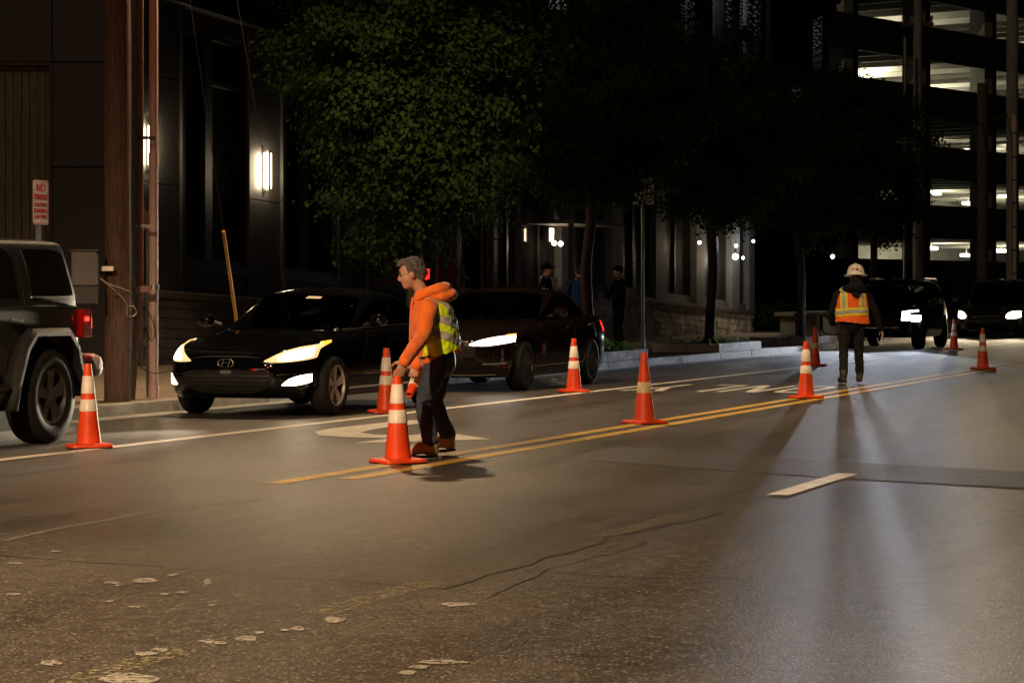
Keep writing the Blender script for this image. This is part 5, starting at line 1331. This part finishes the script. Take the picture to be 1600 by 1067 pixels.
# ================================================================== CONES
def cone_proto(style):
    t = empty('traffic_cone')
    mO = M['orange'] if style == 2 else M['orange_d']
    H = .70; zb = .035
    rr = lambda z: .102 + (.029 - .102) * (z - zb) / (H - zb)
    sh = MB(); hb = .178
    P = []
    for k in range(24):
        a = 2 * PI * k / 24; c, s_ = math.cos(a), math.sin(a); f = lambda v: math.copysign(abs(v) ** .25, v)
        P.append((hb * f(c) / max(1, 1), hb * f(s_)))
    base = MB()
    for z0, z1, k0, k1 in ((.012, .032, 1, .985),):
        base.poly([(x * k0, y * k0, z0) for x, y in P]); base.grid([[(x * k0, y * k0, z0) for x, y in P + P[:1]], [(x * k1, y * k1, z1) for x, y in P + P[:1]], [(x * .86, y * .86, .038) for x, y in P + P[:1]], [(.108 * math.cos(2 * PI * k / 24), .108 * math.sin(2 * PI * k / 24), .042) for k in range(25)]])
    base.build('base_plate', mO, t, smooth=True, angle=50)
    for x, y in ((-.12, -.12), (.12, -.12), (.12, .12), (-.12, .12)): MB().box((x, y, .006), (.09, .09, .012)).build('foot', M['rubber'], t)
    prof = [(rr(zb), zb), (rr(.2), .2), (rr(.45), .45), (rr(.66), .66), (.031, .69), (.026, H), (.018, H - .002), (.016, H - .08), (.0, H - .08)]
    MB().lathe(prof, 32).build('shell', mO, t, smooth=True, angle=60)
    def collar(z0, z1, m):
        MB().lathe([(rr(z0) + .0005, z0), (rr(z0) + .0035, z0 + .002), (rr(z1) + .0035, z1 - .002), (rr(z1) + .0005, z1)], 32).build('reflective_collar', m, t, smooth=True, angle=60)
    if style == 2: collar(.452, .598, M['collar']); collar(.305, .405, M['collar'])
    else: collar(.305, .412, M['collar_y'])
    return t
c2 = cone_proto(2); c1 = cone_proto(1)
used = set()
def put_cone(x, y, style, label, rz, loc=None, mtx=None):
    src = c2 if style == 2 else c1
    o = src if style not in used else copy_tree(src)
    used.add(style)
    tag(o, label, 'traffic cone', 'orange traffic cones')
    if mtx is not None: o.matrix_world = mtx
    else: o.location = gpx(x, y) if loc is None else loc; o.rotation_euler = (random.gauss(0, .008), random.gauss(0, .008), rz)
    return o
put_cone(139, 699.7, 2, 'cone beside the rear wheel of the grey off-roader', .35)
put_cone(603, 645.7, 2, 'cone standing in front of the black compact sedan', .3)
put_cone(896.6, 612.7, 2, 'cone beside the rear wheel of the brown sedan', .3)
put_cone(1259, 622.5, 2, 'two-collar cone on the yellow line left of the hard-hatted worker', .3)
put_cone(1490.5, 546, 2, 'cone on the white line between the SUV and the minivan', .3)
put_cone(1535.7, 577, 2, 'cone on the yellow line, nearest the right edge', .3)
mc = put_cone(622, 723.5, 2, 'cone under the hand of the worker in the orange hoodie', .5)
put_cone(1007, 662, 1, 'scuffed cone with one collar alone on the yellow line', .5)
put_cone(1273, 571.5, 1, 'one-collar cone on the white line behind another cone', .3)

# ================================================================== PEOPLE
def frame3(fw, up):
    f = Vector(fw).normalized(); u = Vector(up); u = (u - f * u.dot(f)).normalized(); l = u.cross(f); return Matrix((f, l, u)).transposed()
def head_blobs(mb, c, fw, up, k=1.0):
    """skull, face, nose, ears: local x forward, y left, z up"""
    Rm = frame3(fw, up); c = Vector(c)
    def e(p, r): mb.ball(c + Rm @ (Vector(p) * k), tuple(q * k for q in r), Rm)
    e((-.012, 0, .030), (.098, .076, .085)); e((.018, 0, -.030), (.072, .064, .082)); e((.045, 0, -.083), (.040, .042, .030))
    e((.050, 0, .012), (.040, .058, .030)); e((.040, .034, -.028), (.034, .026, .030)); e((.040, -.034, -.028), (.034, .026, .030))
    mb.limb([c + Rm @ (Vector(p) * k) for p in ((.078, 0, .012), (.098, 0, -.022), (.086, 0, -.034))], [.011 * k, .015 * k, .013 * k], 8)
    e((.076, 0, -.060), (.014, .024, .010))
    for s_ in (1, -1): e((-.004, s_ * .074, -.012), (.020, .010, .032))
    return Rm
def hand(mb, wrist, d, palm_n, thumb, k=1.0, curl=.5, spread=.12, curls=None):
    """palm with four fingers and a thumb; d points to the fingertips, palm_n out of the palm"""
    d = Vector(d).normalized(); n = Vector(palm_n); n = (n - d * n.dot(d)).normalized(); t = d.cross(n)
    if t.dot(Vector(thumb)) < 0: t = -t
    w = Vector(wrist)
    mb.limb([w - d * .02 * k, w + d * .03 * k, w + d * .085 * k], [(.026 * k, .019 * k), (.038 * k, .016 * k), (.040 * k, .013 * k)], 12, side=t)
    for i, (o, ln) in enumerate(((.030, .072), (.010, .080), (-.011, .074), (-.030, .058))):
        p = w + d * (.085 - abs(o) * .2) * k + t * o * k; dd = (d + t * o * spread * 12).normalized(); cu = curls[i] if curls else curl
        pts = [p - dd * .01 * k]; ang = 0
        for j, f in enumerate((.45, .30, .25)):
            ang += cu * (.7 if j == 0 else 1.0); v = dd * math.cos(ang) + n * math.sin(ang); pts.append(pts[-1] + v * ln * f * k * (1.15 if j == 0 else 1))
        mb.limb(pts, [.0095 * k, .009 * k, .0085 * k, .0075 * k], 8, sub=3)
    p = w + d * .02 * k + t * .028 * k; v1 = (t * .75 + d * .65 + n * .25).normalized(); v2 = (t * .25 + d * .8 + n * (.4 + curl * .4)).normalized()
    mb.limb([p, p + v1 * .045 * k, p + v1 * .045 * k + v2 * .032 * k, p + v1 * .045 * k + v2 * .056 * k], [.015 * k, .012 * k, .010 * k, .008 * k], 8, sub=3)

def person(label, loc, rz, J, mats, hair, head_fw=(1, 0, 0), head_up=(0, 0, 1), torso=None, girth=1.0, voxel=.011, handcfg=None, sleeve=(.062, .055, .043), shoe=None, group=None, top_wr=.010, leg=(.088, .066, .058), hood=False, hemz=0.0):
    """J: joints in the local frame x forward, y left, z up. The body is one skin; clothes are its children"""
    V = {k: Vector(v) for k, v in J.items()}
    mb = MB()
    Rm = head_blobs(mb, V['head'], head_fw, head_up)
    nb = V['head'] + Rm @ Vector((-.02, 0, -.07)); mb.limb([nb, (nb + V['neck']) / 2, V['neck'] - Vector((0, 0, .05))], [.050, .052, .062], 12)
    g_ = girth
    mb.limb([V['neck'] - Vector((0, 0, .05)), V['chest'], V['waist'], V['hip']], [(.10, .075), (.135, .088), (.12, .085), (.13, .092)], 18, side=(0, 1, 0))
    for s_ in 'LR':
        mb.limb([V['sh' + s_], V['el' + s_], V['wr' + s_]], [.042, .034, .026], 10)
        h = V['hip' + s_] if 'hip' + s_ in V else V['hip']
        mb.limb([h, V['kn' + s_], V['an' + s_]], [.070, .048, .036], 10)
        mb.limb([V['an' + s_] + Vector((0, 0, -.02)), V['an' + s_] * .4 + V['toe' + s_] * .6, V['toe' + s_]], [.034, .032, .024], 8)
        hc = (handcfg or {}).get(s_)
        if hc is None:
            d = (V['wr' + s_] - V['el' + s_]).normalized(); hc = dict(d=d, n=Vector((0, -1 if s_ == 'L' else 1, 0)), th=(1, 0, 0), curl=.35)
        hand(mb, V['wr' + s_], hc['d'], hc['n'], hc['th'], 1.0, hc.get('curl', .4), curls=hc.get('curls'))
    body = remeshed(mb, 'person', mats['skin'], None, .0075, 3)
    body.location = loc; body.rotation_euler = (0, 0, rz); tag(body, label, 'person', group)
    # trousers
    tr = MB(); l0, l1, l2 = leg
    tr.limb([V['waist'] - Vector((0, 0, .02)), V['hip'], V['hip'] - Vector((0, 0, .06))], [(.150 * g_, .108 * g_), (.165 * g_, .118 * g_), (.15 * g_, .10 * g_)], 18, side=(0, 1, 0))
    for s_ in 'LR':
        h = V['hip' + s_]; k_ = V['kn' + s_]; a_ = V['an' + s_]
        tr.limb([h, h * .5 + k_ * .5, k_, k_ * .45 + a_ * .55, a_ + Vector((0, 0, .035))], [l0 * g_, l0 * .93 * g_, l1, l1 * .95, l2], 14)
    remeshed(tr, 'trousers', mats['legs'], body, voxel, 4, .022, .07)
    # shoes
    for s_ in 'LR':
        a_ = V['an' + s_]; to = V['toe' + s_]; d = (to - a_); d.z = 0; d = d.normalized() if d.length > 1e-4 else Vector((1, 0, 0)); sd = Vector((-d.y, d.x, 0))
        heel = a_ * 1.0; zs = Vector((0, 0, 1))
        sm = MB().limb([a_ + zs * .06, a_ - zs * .01, a_ * .55 + to * .45 + zs * .008, to * .82 + a_ * .18 + zs * .004, to], [(.056, .060), (.052, .060), (.048, .046), (.050, .040), (.036, .030)], 14, side=sd)
        sm.ball(a_ - d * .02 - zs * .045, (.045, .045, .04))
        remeshed(sm, 'shoe', mats['shoe'], body, .009, 3)
        n_ = (to - a_ + zs * .045)
        ss = MB(); hp_ = a_ - zs * .085 - d * .055; tp = to - zs * .028 + d * .02
        ss.limb([hp_, hp_ * .5 + tp * .5, tp * .8 + hp_ * .2, tp], [(.040, .012), (.038, .012), (.048, .012), (.030, .010)], 12, side=sd); ss.build('sole', M['sole'], body, smooth=True)
    # jacket or top with sleeves
    tp = MB(); T = torso or [(V['neck'] - Vector((0, 0, .03)), .085, .075), (V['neck'] - Vector((0, 0, .10)), .185, .105), (V['chest'], .195, .13), (V['waist'], .175, .125), (V['hip'] + Vector((0, 0, hemz)), .185, .13)]
    tp.limb([p for p, _, _ in T], [(w * g_, d * g_) for _, w, d in T], 22, side=(0, 1, 0))
    for s_ in 'LR':
        s0, s1, s2 = sleeve; sh, el, wr = V['sh' + s_], V['el' + s_], V['wr' + s_]
        ins = sh * .72 + V['chest'] * .18 + V['neck'] * .10
        tp.limb([ins, sh, sh * .5 + el * .5, el, el * .45 + wr * .55, wr], [s0 * 1.15, s0 * 1.1, s0 * 1.0, s1, s1 * .92, s2], 14)
    top = remeshed(tp, 'jacket', mats['top'], body, voxel, 4, top_wr, .09)
    for s_ in 'LR':
        wr = V['wr' + s_]; d = (wr - V['el' + s_]).normalized()
        MB().limb([wr - d * .045, wr + d * .005], [sleeve[2] + .006, sleeve[2] + .003], 14).build('cuff', mats['top'], top, smooth=True)
    # hair
    if hair:
        hb = MB(); c = V['head']
        for p, r in hair: hb.ball(c + Rm @ Vector(p), r, Rm)
        remeshed(hb, 'hair', mats['hair'], body, .008, 2, .018, .03)
    for s_ in (1, -1):
        MB().ball(V['head'] + Rm @ Vector((.083, s_ * .031, .006)), (.007, .013, .006), Rm, 8, 6).build('eye', M['dark'], body)
        MB().ball(V['head'] + Rm @ Vector((.086, s_ * .033, .026)), (.008, .020, .005), Rm, 8, 6).build('eyebrow', mats['hair'], body)
    MB().ball(V['head'] + Rm @ Vector((.088, 0, -.060)), (.004, .022, .003), Rm, 8, 6).build('lips', M['boot_d'], body)
    return body, top, Rm

# ---- worker in the orange hoodie, bending over a cone
def worker1():
    loc = Vector((-.625, 20.02, 0)); rz = PI
    cone = mc.location
    hx = Vector((-(cone.x - loc.x), -(cone.y - loc.y), 0))      # to the local frame (turned by 180 degrees)
    wr = hx + Vector((-.055, .045, .775))
    J = dict(head=(.165, .015, 1.435), neck=(.055, 0, 1.275), chest=(.020, 0, 1.05), waist=(-.035, 0, .87), hip=(-.06, 0, .78),
             shL=(.02, .185, 1.165), elL=(.060, .40, .955), wrL=tuple(wr), shR=(.02, -.185, 1.165), elR=(.03, -.27, .90), wrR=(.13, -.26, .72),
             hipL=(-.045, .088, .76), knL=(.055, .13, .43), anL=(.005, .19, .105), toeL=(.19, .23, .045),
             hipR=(-.065, -.088, .76), knR=(-.02, -.15, .43), anR=(-.115, -.22, .135), toeR=(.055, -.24, .050))
    hair = [((-.030, 0, .050), (.098, .082, .082)), ((-.070, 0, .000), (.055, .074, .075)), ((.035, 0, .095), (.055, .060, .032)), ((.070, 0, .088), (.030, .050, .024)), ((-.02, .066, .035), (.050, .018, .05)), ((-.02, -.066, .035), (.050, .018, .05))]
    T = [(Vector((.050, 0, 1.245)), .10, .095), (Vector((.030, 0, 1.17)), .195, .125), (Vector((.025, 0, 1.05)), .205, .150), (Vector((-.005, 0, .92)), .19, .150), (Vector((-.025, 0, .80)), .185, .140)]
    body, top, Rm = person('worker in an orange hoodie and lime vest bending over a traffic cone', loc, rz, J, dict(skin=M['skin'], legs=M['denim'], shoe=M['boot'], top=M['hoodie'], hair=M['hair']), hair,
                           head_fw=(1, .08, -.22), head_up=(.22, 0, 1), torso=T, voxel=.010, sleeve=(.070, .061, .044), top_wr=.014, leg=(.094, .070, .066),
                           handcfg=dict(L=dict(d=(.45, -.05, -1), n=(.25, -1, 0), th=(1, -.3, 0), curl=.18, curls=(.16, .16, .18, .22)), R=dict(d=(.3, .2, -1), n=(0, 1, 0), th=(1, 0, 0), curl=.75)))
    # hood lying on the back
    hm = MB()
    hm.limb([(.105, .085, 1.245), (.02, .125, 1.30), (-.075, .085, 1.325), (-.105, 0, 1.33), (-.075, -.085, 1.325), (.02, -.125, 1.30), (.105, -.085, 1.245)], [(.024, .024), (.034, .045), (.040, .045), (.042, .048), (.040, .045), (.034, .045), (.024, .024)], 12)
    hm.limb([(.0, 0, 1.26), (-.08, 0, 1.255), (-.155, 0, 1.275)], [(.15, .05), (.15, .06), (.10, .045)], 14, side=(0, 1, 0))
    remeshed(hm, 'hood', M['hoodie'], body, .009, 4, .014, .06)
    MB().limb([(.15, .03, 1.24), (.165, .025, 1.12), (.170, .02, .85)], [.012, .010, .010], 8).build('zip_edge', M['hoodie'], top, smooth=True)
    # lime vest over the hoodie
    vm = MB()
    vm.limb([(.010, 0, 1.215), (-.015, 0, 1.13), (-.020, 0, 1.03), (-.040, 0, .92), (-.055, 0, .84), (-.050, 0, .72)], [(.150, .085), (.205, .150), (.222, .175), (.222, .182), (.212, .168), (.200, .150)], 26, side=(0, 1, 0))
    vest = remeshed(vm, 'vest', M['hivis'], body, .010, 3, .028, .07)
    cut_hem(vest, lambda p: .80 - .22 * (p.x + .02) + .006 * math.sin(24 * p.y + 9 * p.x))
    peel(vest, 'reflective_tape', M['tape'], lambda p: 1.045 < p.z - .32 * (p.x + .1) < 1.105, .004, vest)
    peel(vest, 'reflective_tape', M['tape'], lambda p: .925 < p.z - .32 * (p.x + .1) < .985, .004, vest)
    peel(vest, 'reflective_tape', M['tape'], lambda p: p.z > 1.02 and .085 < abs(p.y) < .135 and p.x < .02, .005, vest)
    peel(vest, 'hem_binding', M['blackm'], lambda p: p.z < .812 - .22 * (p.x + .02) and p.x > .0, .004, vest)
    # belt and shirt hem
    MB().limb([(-.055, 0, .79), (-.06, 0, .745)], [(.175, .128), (.178, .128)], 20, side=(0, 1, 0)).build('shirt_hem', M['sign_r'] if False else M['dark'], body, smooth=True)
    return body
w1 = worker1()
# the cone carried on his far side, tip forward and down
tip = gpx(640, 626); 
def carried():
    base = Vector((-.61, 20.80, .88)); tipp = Vector((-.82, 20.25, .47)); d = (tipp - base).normalized()
    z = d; x = z.orthogonal().normalized(); y = z.cross(x)
    m = Matrix((x, y, z)).transposed().to_4x4(); m.translation = base
    put_cone(0, 0, 2, 'tilted cone carried on the far side of the worker in the orange hoodie', 0, mtx=m)
carried()

# ---- worker with a white hard hat, walking away
def worker2():
    loc = gpx(1331, 599); rz = PI / 2 + .06
    # local x forward (away from the camera), y left
    J = dict(head=(.06, -.07, 1.50), neck=(.02, -.05, 1.36), chest=(0, -.01, 1.14), waist=(0, 0, .95), hip=(0, 0, .84),
             shL=(.0, .205, 1.26), elL=(.02, .285, 1.03), wrL=(.16, .25, .86), shR=(.0, -.225, 1.25), elR=(-.02, -.345, 1.0), wrR=(.0, -.42, .78),
             hipL=(0, .095, .80), knL=(.03, .115, .46), anL=(-.03, .125, .105), toeL=(.12, .14, .04),
             hipR=(0, -.095, .80), knR=(.06, -.11, .47), anR=(.10, -.135, .12), toeR=(.25, -.15, .05))
    T = [(Vector((.02, -.04, 1.33)), .10, .09), (Vector((.0, -.01, 1.25)), .19, .11), (Vector((0, 0, 1.12)), .195, .125), (Vector((0, 0, .95)), .175, .12), (Vector((0, 0, .82)), .178, .12)]
    body, top, Rm = person('worker in a white hard hat and orange vest walking away between the cones', loc, rz, J, dict(skin=M['skin2'], legs=M['trouser'], shoe=M['boot_d'], top=M['blackcloth'], hair=M['hair_d']), [((-.030, 0, .02), (.088, .080, .075))],
                           torso=T, voxel=.012, sleeve=(.060, .052, .042), leg=(.088, .068, .062), top_wr=.014)
    # hood bunched at the neck
    hm = MB(); hm.limb([(.03, .10, 1.33), (-.09, .07, 1.36), (-.12, -.04, 1.37), (-.09, -.14, 1.36), (.03, -.17, 1.33)], [.05, .065, .07, .065, .05], 12)
    hm.limb([(-.02, -.05, 1.46), (-.08, -.045, 1.36), (-.13, -.04, 1.25)], [(.085, .06), (.12, .06), (.06, .03)], 12, side=(0, 1, 0))
    remeshed(hm, 'hood', M['blackcloth'], body, .011, 4, .014, .06)
    vm = MB(); vm.limb([(0, 0, 1.305), (0, 0, 1.25), (0, 0, 1.12), (-.01, 0, .98), (-.012, 0, .80)], [(.190, .105), (.232, .125), (.240, .135), (.240, .135), (.262, .140)], 26, side=(0, 1, 0))
    vest = remeshed(vm, 'vest', M['hivis_o'], body, .010, 3, .022, .10)
    cut_hem(vest, lambda p: .868 + .05 * p.y + .008 * math.sin(9 * p.y))
    bz = lambda p: p.z - 1.03 + .10 * max(0, p.y)
    peel(vest, 'yellow_trim', M['hivis_y'], lambda p: -.055 < bz(p) < .055, .003, vest)
    peel(vest, 'reflective_tape', M['tape'], lambda p: -.026 < bz(p) < .026, .006, vest)
    for yc in (.135, -.135):
        peel(vest, 'yellow_trim', M['hivis_y'], lambda p, yc=yc: bz(p) > .05 and abs(p.y - yc) < .048, .0035, vest)
        peel(vest, 'reflective_tape', M['tape'], lambda p, yc=yc: bz(p) > .05 and abs(p.y - yc) < .024, .0065, vest)
    # full-brim hard hat
    ht = empty('hard_hat', J['head']); ht.parent = body; ht.rotation_euler = (0, R(6), 0)
    MB().lathe([(.165, .035), (.168, .043), (.125, .06), (.122, .075), (.118, .12), (.100, .165), (.065, .195), (.03, .205), (0, .207)], 32).build('dome', M['hat'], ht, smooth=True, angle=50)
    MB().limb([(.10, 0, .165), (0, 0, .215), (-.10, 0, .165)], [(.018, .008)] * 3, 8, side=(0, 1, 0)).build('ridge', M['hat'], ht, smooth=True)
    for (y, z, r) in ((0.0, .115, .030),): MB().ball((-.112, y, z), (.012, r, r * .8), None, 12, 8).build('sticker', M['sticker'], ht, smooth=True)
    MB().ball((-.107, .055, .12), (.012, .02, .022), None, 10, 6).build('sticker', M['boot'], ht, smooth=True)
    MB().ball((-.109, -.045, .09), (.010, .012, .012), None, 10, 6).build('sticker', M['dark'], ht, smooth=True)
    return body
worker2()

# ---- bystanders on the pavement
def bystander(label, x, b, face, mats, arms='down', cap=None, scale=1.0, hair=True):
    loc = at_col(x, b); A = dict(down=dict(elL=(-.02, .25, 1.13), wrL=(.04, .24, .90), elR=(-.02, -.25, 1.13), wrR=(.04, -.24, .90)),
             fold=dict(elL=(.10, .27, 1.10), wrL=(.24, .02, 1.16), elR=(.10, -.27, 1.09), wrR=(.25, -.0, 1.10)), pocket=dict(elL=(-.08, .29, 1.13), wrL=(.08, .20, .94), elR=(-.08, -.29, 1.13), wrR=(.08, -.20, .94)))[arms]
    J = dict(head=(.02, 0, 1.60), neck=(0, 0, 1.46), chest=(0, 0, 1.24), waist=(0, 0, 1.03), hip=(0, 0, .92), shL=(0, .20, 1.38), shR=(0, -.20, 1.38), **A,
             hipL=(0, .09, .88), knL=(.02, .11, .50), anL=(-.02, .12, .105), toeL=(.14, .15, .04), hipR=(0, -.09, .88), knR=(.02, -.11, .50), anR=(-.02, -.12, .105), toeR=(.14, -.15, .04))
    hl = [((-.030, 0, .035), (.095, .082, .085)), ((-.06, 0, -.01), (.05, .07, .06))] if hair else [((-.03, 0, 0), (.075, .078, .05))]
    body, top, Rm = person(label, loc, face, J, mats, hl, voxel=.014, top_wr=.012, group='bystanders on the far pavement')
    body.scale = (scale,) * 3
    if cap:
        c = Vector(J['head']); cp = MB().ball(c + Vector((-.015, 0, .045)), (.108, .090, .082)); cp.limb([c + Vector((.07, 0, .055)), c + Vector((.17, 0, .045))], [(.07, .012), (.055, .008)], 10, side=(0, 1, 0))
        remeshed(cp, 'cap', M['blackcloth'], body, .009, 2)
    return body
blk = dict(skin=M['skin2'], legs=M['blackcloth'], shoe=M['boot_d'], top=M['blackcloth'], hair=M['hair_d'])
blu = dict(skin=M['skin2'], legs=M['blackcloth'], shoe=M['boot_d'], top=M['bluecloth'], hair=M['hair_d'])
bystander('man in black with folded arms standing beside the sign post', 967, 8.0, PI + .25, blk, 'fold', True, 1.0, False)
bystander('person in a dark cap seen over the brown car roof', 853, 9.2, -.2, blk, 'down', True, 1.02, False)
bystander('person in a blue top standing with their back turned', 905, 8.6, PI / 2 + .2, blu, 'pocket', None, 1.0)
bystander('person half hidden behind the one in the blue top', 919, 9.6, PI + .3, blk, 'down', None, 1.02)
